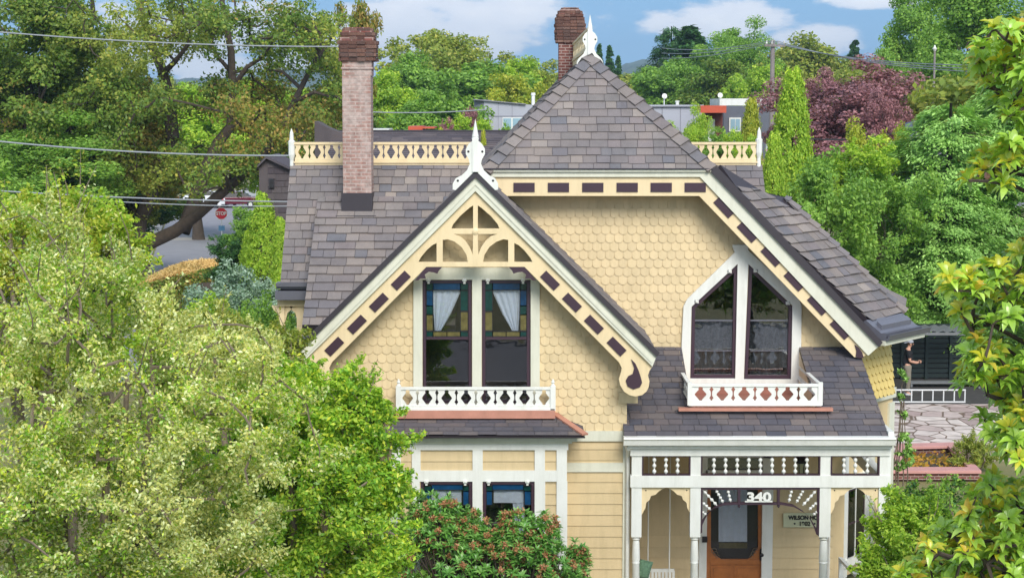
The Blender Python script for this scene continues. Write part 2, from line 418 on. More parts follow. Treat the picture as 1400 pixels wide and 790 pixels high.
# back faces so that this roof is closed from the side
mb = MB(); mb.add([C2, D, V((6.4, 38.5, 6.2)), V((8.2, 37.0, C2.z))], [(0,1,2,3)]); mb.add([D, E, V((4.86, 37.0, 7.2)), V((6.4, 38.5, 6.2))], [(0,1,2,3)])
sub('roof_deck', mb, 'shingle')
sub('ridge_cap', cp, 'shingle')
# --- porch roof (three pieces round a recessed balcony)
YP = 30.6; ze = W(860, 598, YP).z; zw = W(860, 475, YW-.05).z; sp = (zw-ze)/(YW-.05-YP)
def pz(Y): return ze + sp*(Y-YP)
XPL, XPR, XB0, XB1, YC = 1.945, 6.53, 3.2, 5.42, 31.4
for k, (a, b, c, d) in enumerate(((XPL, XB0, YC, YW), (XB1, XPR, YC, YW), (XPL, XPR, YP, YC))):
    y1 = d - (.05 if d == YW else 0)
    shingles([V((a, c, pz(c))), V((b, c, pz(c))), V((b, y1, pz(y1))), V((a, y1, pz(y1)))], M['shingle2'], 'porch_roof', house, expo=.2, w=.27, seed=20+k, slab=.04)
zfl = pz(YC)-.03
mb = MB(); mb.box(XB0-.02, XB1+.02, YC-.02, YW+.05, zfl-.12, zfl)
mb.box(XB0, XB1, YW-.03, YW-.005, zfl, zfl+.2); sub('balcony_floor', mb, 'copperd')
for x, s in ((XB0, -1), (XB1, 1)):
    mb = MB(); P = [V((x, YC, zfl-.1)), V((x, YW, zfl-.1)), V((x, YW, pz(YW)-.0)), V((x, YC, pz(YC)-.0))]
    mb.prism(P, (s*.05, 0, 0)); sub('balcony_cheek', mb, 'cream')
# --- walls with real openings
def wall_flat(name, pts, holes, Y, mat, th=.12): 
    mb = MB(); mb.flat(q(pts, Y), [q(h, Y) for h in holes], Y, th); return sub(name, mb, mat)
H1 = [(578,383),(645,383),(645,552),(578,552)]; H2 = [(659,383),(725,383),(725,552),(659,552)]
gpoly = [(650,262),(848,458),(857,470),(857,603),(443,603),(443,470),(452,458)]
wall_flat('front_gable_wall', gpoly, [H1, H2], YF, 'wall')
x0, z1 = XZ(568, 370, YF); x1, z0 = XZ(735, 558, YF)
def hole1(p): return x0 < p.x < x1 and z0 < p.z < z1
gp = [V((x, YF-.002, z)) for x, z in q([(650,266),(850,466),(857,474),(857,590),(443,590),(443,474),(450,466)], YF)]
shingles(gp, M['wall'], 'scallop_shingles', house, kind='scale', expo=.152, w=.158, th=.016, slab=0, hole=hole1, seed=31)
# right gable wall
HL = [(946,419),(1008,362),(1004.6,517),(944,517)]; HR = [(1024,362),(1083,418),(1081,518),(1017.5,518)]
yw = YW
rp = [(640,240),(970,240),(1192,478),(1192,482),(1091,482),(1091,524),(930,524),(930,482),(640,482)]
wall_flat('right_gable_wall', rp, [HL, HR], yw, 'wall')
ox = q([(936,419),(940,409),(1005,346),(1027,346),(1090,405),(1094,419),(1094,530),(931,530)], yw)
def inpoly(x, z, P):
    c = False
    for i in range(len(P)):
        (xa, za), (xb, zb) = P[i-1], P[i]
        if (za > z) != (zb > z) and x < (xb-xa)*(z-za)/(zb-za)+xa: c = not c
    return c
ox2 = q([(940,425),(945,413),(1008,353),(1022,353),(1085,411),(1088,425),(1088,530),(938,530)], yw)
gp = [V((x, yw-.002, z)) for x, z in q([(690,240),(968,240),(1195,480),(690,480)], yw)]
shingles(gp, M['wall'], 'scallop_shingles', house, kind='scale', expo=.158, w=.165, th=.016, slab=0, hole=lambda p: inpoly(p.x, p.z, ox2), seed=32)
# --- front gable barge boards with cut-out truss
right_half = [(892,501),(888,507),(886,513),(888,521),(887,529),(884,535),(878,540),(869,542),(860,540),(853,535),(848,527),(846,518),(849,509),(850,503),(846,495),(717,365)]
outer = [(650,261)] + right_half + mir(right_half, 650)[::-1]
hs = [[(653.3,281.3),(653.3,312.6),(682.7,312.6),(680.5,307),(671,295.6),(663.4,289),(657.7,284)],
      [(653.3,320.2),(679.5,320.2),(671,323),(663.4,329.7),(657.7,338.3),(653.9,347.7)],
      [(660.5,358.2),(694.7,358.2),(694.7,328.2),(688,327.4),(678.6,330.7),(669,338),(662.4,348.7)],
      [(703.2,332.6),(703.2,358.2),(727.9,358.2),(725,352.5),(716.5,342),(709,335.4)]]
hs = hs + [mir(h, 650) for h in hs]
mb = MB(); mb.flat(q(outer, YB), [q(h, YB) for h in hs], YB, .07, .006)
cx, cz = XZ(650, 316, YB); mb.lathe((cx, YB-.03, cz), (cx, YB+.01, cz), [(0, .02), (.3, .055), (1, .055)], 12)
for px, py in ((650,358),(698,330)): pass
front_barge = sub('gable_barge_board', mb, 'cream')
def dash(mb, px, py, L, w, ang, Y):
    c = W(px, py, Y); s = Y/F; a = R(ang)
    mb.obox((c.x, Y, c.z), (math.cos(a), 0, -math.sin(a)), (0,1,0), (math.sin(a), 0, math.cos(a)), L*s/2, .012, w*s/2)
for sgn in (1, -1):
    for (x, y) in ((752,383.5),(782,413.5),(812,443.5),(843,473.5)):
        m2 = MB(); dash(m2, x if sgn == 1 else 1300-x, y, 27, 12, 45*sgn, YB-.008); sub('plum_inlay', m2, 'purple', front_barge)
    drop = [(863,491),(869,497),(873,506),(876,515),(878,523),(875,529),(866,532),(858,528),(855.5,520),(859,514),(865,511),(867,503)]
    m2 = MB(); strip(m2, drop if sgn == 1 else mir(drop, 650), YB-.02, .03); sub('plum_teardrop', m2, 'purple', front_barge)
    br = [(695.6,365.2),(718,365.2),(733,383.8),(728,383),(725,380.5),(718,381),(719.4,375.3),(713.7,371.5),(707,372.4),(702,374.3),(700.4,370.5)]
    m2 = MB(); strip(m2, br if sgn == 1 else mir(br, 650), YB+.005, .05); sub('plum_bracket', m2, 'purple', front_barge)
mb = MB()
for s in (1, -1):
    P = [(650,242),(898,486),(892,501),(650,261.5)]; strip(mb, P if s == 1 else mir(P, 650), YB-.06, .12)
    P = [(650,250),(893,493),(891,496),(650,253)]; strip(mb, P if s == 1 else mir(P, 650), YB-.075, .05)
sub('gable_crown_board', mb, 'mint')
mb = MB()
for s in (1, -1):
    P = [(650,233.5),(902,482),(898,488),(650,242.5)]; strip(mb, P if s == 1 else mir(P, 650), YB-.11, .2)
sub('roof_edge', mb, 'dark')
# eave soffit returns of front gable (left foot gutter)
mb = MB(); a = W(404, 478, YB)
mb.box(a.x-.06, a.x+.10, YB-.08, 31.5, a.z-.05, a.z+.06); mb.box(a.x+.02, a.x+.42, YB+.2, 31.45, a.z+.02, a.z+.14)
sub('eave_gutter', mb, 'gutter'); mb = MB(); b_ = W(898, 485, YB); mb.box(b_.x-.12, b_.x-.02, YB+.08, YW-.1, b_.z-.12, b_.z-.03)
sub('eave_gutter', mb, 'gutter')
# --- right gable barge boards
YG_ = YG
mb = MB()
creamR = [(640,242),(972,242),(1190,475),(1203,471),(1192,484),(1178,489),(1169,489),(1162,480),(955,268),(640,268)]
creamR = [(640,241),(957,241),(1188,484),(1176,489),(1168,488),(956,268),(640,268)]
strip(mb, creamR, YG_, .07)
rb = sub('gable_barge_board', mb, 'cream')
for x in (716.5,763.5,810.5,857.5,904,950.5):
    m2 = MB(); dash(m2, x, 256.3, 29, 12.5, 0, YG_-.008); sub('plum_inlay', m2, 'purple', rb)
for x, y in ((990,283.5),(1022,317),(1054.5,350),(1086,383.5),(1118,416.5),(1149,449.5)):
    m2 = MB(); dash(m2, x, y, 30, 12.5, 46.5, YG_-.008); sub('plum_inlay', m2, 'purple', rb)
m2 = MB(); strip(m2, [(1168.5,471),(1174,475),(1179,482),(1181,489),(1173,489.5),(1170,487),(1171,480)], YG_-.02, .03); sub('plum_teardrop', m2, 'purple', rb)
mb = MB()
strip(mb, [(640,235),(972,235),(1203,472),(1187,486),(957,242),(640,242)], YG_-.05, .11)
strip(mb, [(640,232.2),(974,232.2),(974,235),(640,235)], YG_-.10, .16)
sub('gable_crown_board', mb, 'mint')
mb = MB(); strip(mb, [(974,229.5),(982,229.5),(1207,468),(1202,474),(972,235.5)], YG_-.11, .22)
strip(mb, [(662,230.3),(975,230.3),(975,232),(662,232)], YG_-.13, .16)
sub('roof_edge', mb, 'dark')
# --- windows
def boxpx(mb, x0, x1, y0, y1, Y, th):     # px rectangle, front face at Y
    a = W(x0, y0, Y); b = W(x1, y1, Y); return mb.box(a.x, b.x, Y, Y+th, b.z, a.z)
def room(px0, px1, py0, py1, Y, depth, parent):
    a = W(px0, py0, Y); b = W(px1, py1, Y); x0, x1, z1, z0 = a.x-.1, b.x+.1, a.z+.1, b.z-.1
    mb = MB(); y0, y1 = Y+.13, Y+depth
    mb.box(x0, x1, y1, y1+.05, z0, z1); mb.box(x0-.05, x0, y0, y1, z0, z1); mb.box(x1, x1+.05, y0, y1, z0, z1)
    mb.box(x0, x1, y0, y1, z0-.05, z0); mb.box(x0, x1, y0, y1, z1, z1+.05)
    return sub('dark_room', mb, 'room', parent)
def drape(pts_l, pts_r, Y, n=26, amp=.02, waves=6):     # pleated cloth between two px edges
    mb = MB(); K = 12; vs = []
    for j in range(K+1):
        t = j/K
        def at(P):
            f = t*(len(P)-1); i = min(int(f), len(P)-2); g = f-i
            return (P[i][0]*(1-g)+P[i+1][0]*g, P[i][1]*(1-g)+P[i+1][1]*g)
        a, b = at(pts_l), at(pts_r)
        for i in range(n+1):
            s = i/n; p = W(a[0]*(1-s)+b[0]*s, a[1]*(1-s)+b[1]*s, Y)
            vs.append((p.x, Y+amp*math.sin(s*waves*6.28+.6*math.sin(t*3)), p.z))
    mb.add(vs, [(j*(n+1)+i, j*(n+1)+i+1, (j+1)*(n+1)+i+1, (j+1)*(n+1)+i) for j in range(K) for i in range(n)])
    return mb
def double_hung(x0, x1, y0, ym, y1, Y, flip, stained):
    fr = MB(); w = 4.6
    for (a, b, c, d) in ((x0, x1, y0, y0+4), (x0, x1, y1-5, y1), (x0, x0+w, y0+4, y1-5), (x1-w, x1, y0+4, y1-5)): boxpx(fr, a, b, c, d, Y+.01, .09)
    boxpx(fr, x0+w, x1-w, ym-2.2, ym+2.2, Y+.03, .06)
    wdw = sub('window', fr, 'purple', bevel=.004)
    gx0, gx1 = x0+w, x1-w
    for (c, d, yy) in ((y0+4, ym-2.2, .045), (ym+2.2, y1-5, .065)):
        m2 = MB(); a_ = W(gx0, c, Y+yy); b_ = W(gx1, d, Y+yy); m2.add([(a_.x,Y+yy,b_.z),(b_.x,Y+yy,b_.z),(b_.x,Y+yy,a_.z),(a_.x,Y+yy,a_.z)], [(0,1,2,3)]); sub('glass_pane', m2, 'glass', wdw, fixn=False)
    mm = lambda a, b: (a, b) if not flip else (x0+x1-b, x0+x1-a)
    L = MB()
    for (a, b, c, d, mt) in stained:
        a, b = mm(x0+a, x0+b); m2 = MB(); boxpx(m2, a+.3, b-.3, c+.3, d-.3, Y+.036, .006); sub('stained_glass', m2, mt, wdw)
        for (e, f, g, h) in ((a-.5, b+.5, c-.5, c+.5), (a-.5, b+.5, d-.5, d+.5), (a-.5, a+.5, c, d), (b-.5, b+.5, c, d)): boxpx(L, e, f, g, h, Y+.028, .015)
    if stained: sub('leading', L, 'lead', wdw)
    for cxp in (x0+8, x1-10):
        m2 = MB(); p = W(cxp, y0, Y); m2.box(p.x-.035, p.x+.035, Y-.05, Y+.02, p.z-.015, p.z+.02); m2.lathe((p.x, Y-.06, p.z+.005), (p.x, Y-.02, p.z+.005), [(0, .012), (.3, .03), (1, .03)], 10)
        m2.box(p.x-.02, p.x+.02, Y-.03, Y, p.z-.06, p.z-.01); sub('window_clip', m2, 'white', wdw)
    return wdw
ST = [(5,14,387,396.5,'stain_green'),(14,51.5,387,396.5,'stain_blue'),(51.5,62,387,396.5,'stain_green'),(5,14,397,418,'stain_blue'),
      (5,14,418,430,'stain_green'),(5,14,430,452,'stain_amber'),(5,14,453,460,'stain_green'),(14,33,453,460,'stain_amber'),(33,51.5,453,460,'stain_amber'),(51.5,62,397,425,'stain_green'),(51.5,62,426,452,'stain_amber'),(51.5,62,453,460,'stain_green')]
YWN = YF-.03
for (xa, xb, fl) in ((578, 645, False), (659, 725, True)):
    wd = double_hung(xa, xb, 383, 462, 552, YWN, fl, ST)
    c = lambda P: P if not fl else [(xb-(x-578), y) for x, y in P]
    L_, R_ = c([(592,396),(593,430),(594.5,452)]), c([(631,396),(616,430),(603,452)])
    sub('lace_curtain', drape(L_, R_, YF+.075, waves=4, amp=.014), 'curtain', wd)
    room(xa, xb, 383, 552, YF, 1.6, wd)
mb = MB()                                   # casing
fo = [(565,366),(738,366),(738,556),(565,556)]
mb.flat(q(fo, YWN-.04), [q([(577.5,382.5),(645.5,382.5),(645.5,552),(577.5,552)], YWN-.04), q([(658.5,382.5),(725.5,382.5),(725.5,552),(658.5,552)], YWN-.04)], YWN-.04, .10, .004)
sub('window_casing', mb, 'mint')
# pointed pair in the right gable
YWR = YW-.03
for P, nm in ((HL, 0), (HR, 1)):
    inner = []
    c = (sum(p[0] for p in P)/4, sum(p[1] for p in P)/4)
    if nm == 0: inner = [(950.5,421.5),(1003.5,373),(1000.5,512),(949,512)]
    else: inner = [(1028.5,373),(1078.5,421.5),(1076.5,512.5),(1022.5,512.5)]
    mb = MB(); mb.flat(q(P, YWR), [q(inner, YWR)], YWR, .09, .004)
    wd = sub('pointed_window', mb, 'purple')
    m2 = MB(); m2.flat(q(inner, YWR+.05), [], YWR+.05, .004); sub('glass_pane', m2, 'glass', wd)
    xa, xb = (948, 1003) if nm == 0 else (1026, 1079)
    m2 = MB(); boxpx(m2, xa, xb-1, 437, 439, YWR+.035, .03); boxpx(m2, xa, xb-1, 478.5, 480, YWR+.035, .03); sub('glazing_bar', m2, 'gutter', wd)
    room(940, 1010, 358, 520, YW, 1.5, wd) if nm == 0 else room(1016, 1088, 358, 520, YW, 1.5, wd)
    cl = ((997,371),(952,412)) if nm == 0 else ((1033,370),(1077,414))
    for px, py in cl:
        m2 = MB(); p = W(px, py, YWR); m2.box(p.x-.04, p.x+.04, YWR-.05, YWR+.01, p.z-.03, p.z+.03); m2.lathe((p.x, YWR-.07, p.z), (p.x, YWR-.05, p.z), [(0,.015),(1,.03)], 10); sub('window_clip', m2, 'white', wd)
    # leafy print curtains half way up behind the glass
    m2 = drape([(xa-1,440),(xa-1,512)], [(xb,440),(xb,512)], YW+.10, waves=5, amp=.02); sub('printed_curtain', m2, 'print', wd) if 'print' in M else None
mb = MB()
oc = [(931,526),(932,470),(934.5,419),(939.5,409),(1005,345),(1003,342),(1003,336),(1023,336),(1023,342),(1027,346),(1091,404),(1096,419),(1095,526)]
mb.flat(q(oc, YWR-.05), [q([(945.5,419.5),(1008.5,361),(1005.2,517.5),(943.5,517.5)], YWR-.05), q([(1023.3,361),(1083.6,417.8),(1081.6,518.5),(1017,518.5)], YWR-.05)], YWR-.05, .12, .004)
boxpx(mb, 1002, 1024, 335, 339, YWR-.09, .1)
sub('window_casing', mb, 'white')
# --- balustrades
def balustrade(name, p0, p1, z0, z1, n, mat, parent=house, th=.028, top=.05, bot=.06, lip=.02, base=0, knob=False, t0=0):
    p0 = V(p0); p1 = V(p1); d = (p1-p0); Lg = d.length; d.normalize(); nrm = d.cross(V((0,0,1)))
    def bar(mb, s0, s1, za, zb, w):
        c = (p0+d*((s0+s1)/2)); c.z = (za+zb)/2; mb.obox(c, d, nrm, (0,0,1), (s1-s0)/2, w/2, (zb-za)/2)
    mb = MB(); bar(mb, -.01, Lg+.01, z1-top, z1, .07); bar(mb, 0, Lg, z0, z0+bot, .06)
    if lip: bar(mb, -.02, Lg+.02, z0-.03, z0, .1)
    if base: bar(mb, 0, Lg, z0-base, z0-.03, .05)
    rail = sub(name, mb, mat, parent, bevel=.004) if parent is house else mb.build(name, M[mat], parent, bevel=.004)
    h0, h1 = z0+bot, z1-top; p = Lg/n
    def dh(t): return .06+.23*max(0, 1-abs(t-.45)/.40)+.05*(1 if t > .85 and t < .95 else 0)
    def sh(t): return .03+.07*max(0, 1-abs(t-.2)/.14)+.07*max(0, 1-abs(t-.8)/.14)
    T = [0,.1,.2,.3,.42,.5,.58,.7,.8,.9,1]
    for i in range(n):
        for sg in (1, -1):
            c = (i+.5)*p
            pts = [(c+sg*dh(t)*p, h0+(h1-h0)*t) for t in T] + [(c+sg*(.5-sh(t))*p, h0+(h1-h0)*t) for t in T[::-1]]
            m2 = MB(); P = [p0+d*s for s, _ in pts]
            for k in range(len(P)): P[k] = V((P[k].x, P[k].y, pts[k][1])) - nrm*th/2
            m2.prism(P, nrm*th); m2.build('baluster', M[mat], rail)
    return rail
Yb = 30.72
a = W(544, 531, Yb); b = W(757, 561, Yb)
r1 = balustrade('balcony_railing', (a.x, Yb, 0), (b.x, Yb, 0), b.z+.04, a.z+.03, 8, 'white')
for px in (545, 756):
    mb = MB(); p = W(px, 530, Yb); mb.box(p.x-.045, p.x+.045, Yb-.05, Yb+.05, b.z, a.z+.05); mb.lathe((p.x, Yb, a.z+.05), (p.x, Yb, a.z+.17), [(0,.04),(.3,.02),(.5,.035),(1,.005)], 8)
    mb.box(p.x-.03, p.x+.03, Yb, YF, b.z, b.z+.05); mb.box(p.x-.03, p.x+.03, Yb, YF, a.z-.02, a.z+.03); mb.build('railing_post', M['white'], r1)
mb = MB(); boxpx(mb, 541, 759, 561, 572, Yb-.06, .35); sub('copper_flashing', mb, 'copper')
# right balcony
Yb2 = 31.32; a = W(943, 526, Yb2); b = W(1121, 555, Yb2)
r2 = balustrade('balcony_railing', (a.x, Yb2, 0), (b.x, Yb2, 0), b.z+.04, a.z+.02, 6, 'white')
for X in (a.x, b.x):
    balustrade('side_rail', (X, Yb2+.04, 0), (X, YW-.03, 0), b.z+.16, a.z+.02, 8, 'white', parent=r2)
for X in (a.x, b.x): mb = MB(); mb.box(X-.04, X+.04, Yb2-.04, Yb2+.04, b.z+.02, a.z+.05); mb.build('railing_post', M['white'], r2)
mb = MB(); boxpx(mb, 928, 1139, 558, 562, Yb2-.1, .14); sub('copper_flashing', mb, 'copper')
# --- crestings on the ridges
zc0 = W(700, 221, 34.9).z; zc1 = W(700, 194.5, 34.9).z
a = W(403, 210, 34.9); b = W(646, 210, 34.9)
balustrade('ridge_cresting', (a.x, 34.9, 0), (b.x, 34.9, 0), zc0, zc1, 12, 'cream', base=.07)
a = W(935, 210, 34.9); b = W(1034, 210, 34.9)
balustrade('ridge_cresting', (a.x, 34.9, 0), (b.x, 34.9, 0), zc0, zc1, 5, 'cream', base=.07)
balustrade('ridge_cresting', (XA, 35.3, 0), (XA, 49.3, 0), ZA+.14, ZA+.56, 16, 'cream', base=.14)
def spike(px, Y, ytop, ybot, wpx):
    a = W(px, ytop, Y); b = W(px, ybot, Y); s = Y/F
    mb = MB(); h = a.z-b.z; w = wpx*s/2
    P = [(0,b.z),(w*.7,b.z+h*.08),(w*.6,b.z+h*.3),(w,b.z+h*.42),(w,b.z+h*.62),(w*1.1,b.z+h*.72),(w*.7,b.z+h*.74),(w*.55,b.z+h*.9),(0,a.z)]
    mb.lathe((a.x, Y, b.z), (a.x, Y, a.z), [((z-b.z)/h, max(r, .004)) for r, z in P], 8)
    return sub('ridge_finial', mb, 'white', smooth=False)
spike(398.5, 34.9, 176, 238, 9); spike(1038, 34.9, 174, 234, 9)
def finial(px, py, Y, k):
    s = Y/F*(1 if k else .76); c = W(px, py, Y)
    half = [(1.6,-45),(4,-40),(9,-36),(13,-29),(13,-22),(9,-15),(7.6,-9),(11.5,0),(19,7),(26.6,10.6),(31,18),(31,26),(27,27)]
    half = half if k else half[:9]+[(22,11),(24,17),(22,20)]
    P = half + [(0, 0)] + mir(half, 0)[::-1]
    mb = MB(); mb.prism([V((c.x+x*s, Y-.03, c.z-y*s)) for x, y in P], (0, .06, 0))
    mb.box(c.x-4.2*s, c.x+4.2*s, Y-.06, Y+.06, c.z-2*s, c.z+44*s)
    mb.lathe((c.x, Y, c.z+42*s), (c.x, Y, c.z+69*s), [(0,4.6*s),(.06,5*s),(.10,4*s),(.14,4.6*s),(.4,3.3*s),(1,.2*s)], 12)
    f = sub('gable_finial', mb, 'white')
    m2 = MB()
    for sx, sy in ((9.5,-25.5),(-9.5,-25.5),(24,14),(-24,14)):
        if not k and sy > 0: continue
        m2.lathe((c.x+sx*s, Y-.034, c.z-sy*s), (c.x+sx*s, Y-.02, c.z-sy*s), [(0, 1.6*s), (1, 1.6*s)], 10)
    m2.build('round_hole', M['lead'], f)
finial(650, 233, YB-.09, True); finial(806.5, 74, 35.1, False)
# --- chimneys
def chimney(x0, x1, Y, d, prof, mat, base, pot=True):
    mb = MB(); n = len(prof)
    for i in range(n-1):
        (ya, e), (yb, _) = prof[i], prof[i+1]
        a = W(x0, ya, Y); b = W(x1, yb, Y); mb.box(a.x-e, b.x+e, Y-e, Y+d+e, b.z, a.z)
    ch = sub('chimney', mb, mat, bevel=.008)
    if base:
        m2 = MB()
        for i in range(4):
            (ya, e), (yb, _) = prof[i], prof[i+1]; a = W(x0, ya, Y); b = W(x1, yb, Y); m2.box(a.x-e-.006, b.x+e+.006, Y-e-.006, Y+d+e+.006, b.z, a.z+.006)
        sub('corbelled_top', m2, 'brick2', ch, bevel=.008)
    rgc = random.Random(int(Y)); m2 = MB(); top_i = 5 if base else 8; zc = W(0, prof[0][0], Y).z-.01
    zend = W(0, prof[top_i][0], Y).z; xa_, xb_ = W(x0,0,Y).x, W(x1,0,Y).x
    while zc > zend:
        e = [pe for (py_, pe) in prof if W(0, py_, Y).z >= zc-.01]; e = (e[-1] if e else prof[0][1])+.012
        X0, X1, Y0, Y1 = xa_-e, xb_+e, Y-e, Y+d+e; n_ = 4
        for side in range(4):
            for k in range(n_):
                j_ = rgc.uniform(-.012, .02); hh = .034*rgc.uniform(.85, 1.05); a0, a1 = k/n_+.008, (k+1)/n_-.008
                if side % 2 == 0:
                    yy_ = Y0-j_ if side == 0 else Y1+j_; m2.box(X0+(X1-X0)*a0, X0+(X1-X0)*a1, yy_-.02, yy_+.05, zc-2*hh, zc)
                else:
                    xx_ = X0-j_ if side == 1 else X1+j_; m2.box(xx_-.03, xx_+.04, Y0+(Y1-Y0)*a0, Y0+(Y1-Y0)*a1, zc-2*hh, zc)
        zc -= .078
    sub('weathered_bricks', m2, 'brickrough', ch)
    if base:
        m2 = MB(); boxpx(m2, x0-1, x1+1, base[0], base[1], Y-.05, d+.1); a = W(x0, base[1], Y); b = W(x1, base[1], Y)
        m2.box(a.x-.1, b.x+.1, Y-.2, Y-.02, a.z-.12, a.z-.04); sub('metal_flashing', m2, 'dark', ch)
    return ch
chimney(467.5, 508, 33.95, .55, [(38,-.05),(43,.0),(52,.035),(66,.03),(74,.015),(80,.0),(92,.02),(95,.0),(104,.0),(265,0)], 'brick', (264,291))
c2 = chimney(764, 795, 44, .6, [(10,-.12),(13,-.03),(18,.0),(24,.03),(32,.05),(40,.05),(46,.035),(52,.02),(58,.0),(150,0)], 'brick2', None)
# --- body walls (siding), bay, porch wall
def wallbox(name, x0, x1, y0, y1, z0, z1, mat='siding'):
    mb = MB(); mb.box(x0, x1, y0, y1, z0, z1); return sub(name, mb, mat)
mb = MB(); xg0 = W(443, 600, YF).x; xg1 = W(857, 600, YF).x
lap(mb, xg0, xg1, YF, -.0, W(700, 603, YF).z, .195)
wallbox('body_wall', xg0, xg1, YF+.01, YW+.3, 0, W(700, 604, YF).z)
mb.box(xg1-.0, xg1+.012, YF, YW, 0, pz(YF)-.1)
sub('lap_siding', mb, 'siding')
wallbox('body_wall', xg0, xg0+.1, YF+.12, YW+.3, 3.6, 5.2, 'wall'); wallbox('body_wall', xg1-.1, xg1, YF+.12, YW, 3.6, 5.15, 'wall')
mb = MB()
boxpx(mb, 441, 858, 589, 603, YF-.05, .06); boxpx(mb, 774, 857, 632.5, 645, YF-.04, .05); boxpx(mb, 852, 858, 603, 880, YF-.044, .05)
sub('belt_trim', mb, 'mint')
# body corner corbel under the barge foot
mb = MB(); boxpx(mb, 846, 872, 536, 551, YF-.05, .2); sub('corbel', mb, 'wall')
# main body
wallbox('body_wall', -3.75, 6.0, YW+.35, 49, 0, 3.95); wallbox('body_wall', -3.5, 5.9, YW+1.9, 49.0, 3.95, 5.6, 'wall')
mb = MB(); mb.prism([V((-2.9,49.2,5.4)), V((6.2,49.2,5.4)), V((XA,49.2,ZA-.25))], (0,.15,0)); sub('rear_gable_wall', mb, 'wall')
mb = MB(); xd0, xd1 = W(964.7,700,YW).x, W(1043.4,700,YW).x
ztr0, ztr1 = W(700, 643, YW).z, W(700, 626, YW).z; zd1 = W(700, 650, YW).z
xs0 = W(1140, 700, YW).x
lap(mb, XPL, xs0, YW, .28, 4.08, .215, hole=[(xd0-.02, xd1+.02, 0, ztr1+.02)])
sub('lap_siding', mb, 'siding')
for a, b, c, d in ((XPL, xd0, .28, 4.1), (xd1, xs0+.2, .28, 4.1), (xd0, xd1, ztr1, 4.1), (xd0, xd1, zd1, ztr0)): wallbox('porch_wall', a, b, YW, YW+.12, c, d)
# bay
YY = 30.35; bx0, bx1 = W(533, 700, YY).x, W(775, 700, YY).x; bz1 = W(700, 597, YY).z
w1 = (575, 646, 658, 775); w2 = (660, 731, 658, 775)
zz0, zz1 = W(0, 775, YY).z, W(0, 658, YY).z
hl = [(W(a, 0, YY).x, W(b, 0, YY).x, zz0, zz1) for a, b in ((575,646),(660,731))]
mb = MB(); lap(mb, bx0, bx1, YY, 0, bz1, .19, hole=hl); sub('lap_siding', mb, 'siding')
H = lambda a, b, c, d: [(a,c),(b,c),(b,d),(a,d)]
mb = MB(); mb.flat([(bx0,0),(bx1,0),(bx1,bz1),(bx0,bz1)], [q(H(575,646,658,775), YY), q(H(660,731,658,775), YY)], YY, .1); 
mb.box(bx0, bx0+.1, YY+.1, YF, 0, bz1); mb.box(bx1-.1, bx1, YY+.1, YF, 0, bz1); mb.box(bx0, bx1, YY+.1, YF, bz1-.05, bz1)
sub('bay_wall', mb, 'siding')
mb = MB(); t = .05; Yt = YY-t
boxpx(mb, 531, 777, 603, 615, Yt, t); boxpx(mb, 533, 775, 643, 658, Yt, t)
for a, b in ((533,548),(563,575),(646,660),(731,745),(761,775)):
    boxpx(mb, a, b, 615, 643, Yt, t); boxpx(mb, a, b, 658, 880, Yt, t)
sub('bay_trim', mb, 'white')
mb = MB(); boxpx(mb, 520, 789, 596.5, 603.5, Yt-.12, .3); boxpx(mb, 526, 782, 603, 606, Yt-.05, .2); sub('bay_cornice', mb, 'mint')
STB = [(5,13,664,671,'stain_green'),(13,56,662,669.5,'stain_blue'),(56,66,664,671,'stain_green'),(5,13,671,690,'stain_blue'),(57,66,671,690,'stain_blue')]
for (xa, xb, fl) in ((575, 646, True), (660, 731, False)):
    wd = double_hung(xa, xb, 658, 716, 775, YY-.03, fl, STB)
    m = lambda P: P if not fl else [(xb-(x-660), y) for x, y in P]
    sub('window_blind', drape(m([(675,670),(675,687)]), m([(716,670),(716,687)]), YY+.07, waves=1, amp=.01), 'curtain', wd)
    sub('lace_curtain', drape(m([(701,687),(704,715),(708,770)]), m([(717,687),(717,715),(717,770)]), YY+.08, waves=2, amp=.014), 'curtain', wd)
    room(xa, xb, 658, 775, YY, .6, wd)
# bay roof
e0, e1 = W(508,596,30.0), W(800,596,30.0); t0_, t1_ = W(545,566,YF), W(756,566,YF)
P = [e0, e1, V((t1_.x, YF, t1_.z)), V((t0_.x, YF, t0_.z))]
shingles(P, M['shingle2'], 'bay_roof', house, expo=.2, w=.3, seed=41, slab=.03)
mb = MB(); mb.add([e1, V((e1.x+.0, YF, e1.z)), P[2]], [(0,1,2)]); mb.add([e0, P[3], V((e0.x, YF, e0.z))], [(0,1,2)]); sub('bay_roof_return', mb, 'shingle2')
cm = MB()
for a, b in ((e1, P[2]), (e0, P[3])): cm.bar(a+V((0,0,.03)), b+V((0,0,.03)), .12, .03)
sub('copper_flashing', cm, 'copper')
# --- angled right-hand wall and eave
S0 = W(1203, 470, 33.05); d3 = V((.625, .78, 0)).normalized(); m3 = V((.78, -.625, 0)).normalized()
def along(p, t, o=0, z=0): q_ = p + d3*t + m3*o; return V((q_.x, q_.y, q_.z+z))
def run(mb, s0, s1, prof):                 # prof: (offset out, dz)
    P = [along(S0, s0, o, z) for o, z in prof]; mb.prism(P, d3*(s1-s0)); return mb
mb = MB()
run(mb, .0, 1.5, [(.10,.06),(.12,.20),(.02,.20),(-.3,.42),(-.34,.40),(-.3,.1)])
run(mb, .14, 1.35, [(-.14,.24),(-.04,.24),(-.04,.33),(-.14,.40)])
run(mb, .02, 1.74, [(.05,.05),(.16,.06),(.2,.17),(.17,.17),(.14,.10),(.05,.10)])
sub('eave_gutter', mb, 'gutter')
mb = MB(); run(mb, .0, 1.66, [(.10,-.03),(.10,.06),(-.3,.06),(-.3,-.03)]); sub('angled_fascia', mb, 'mint')
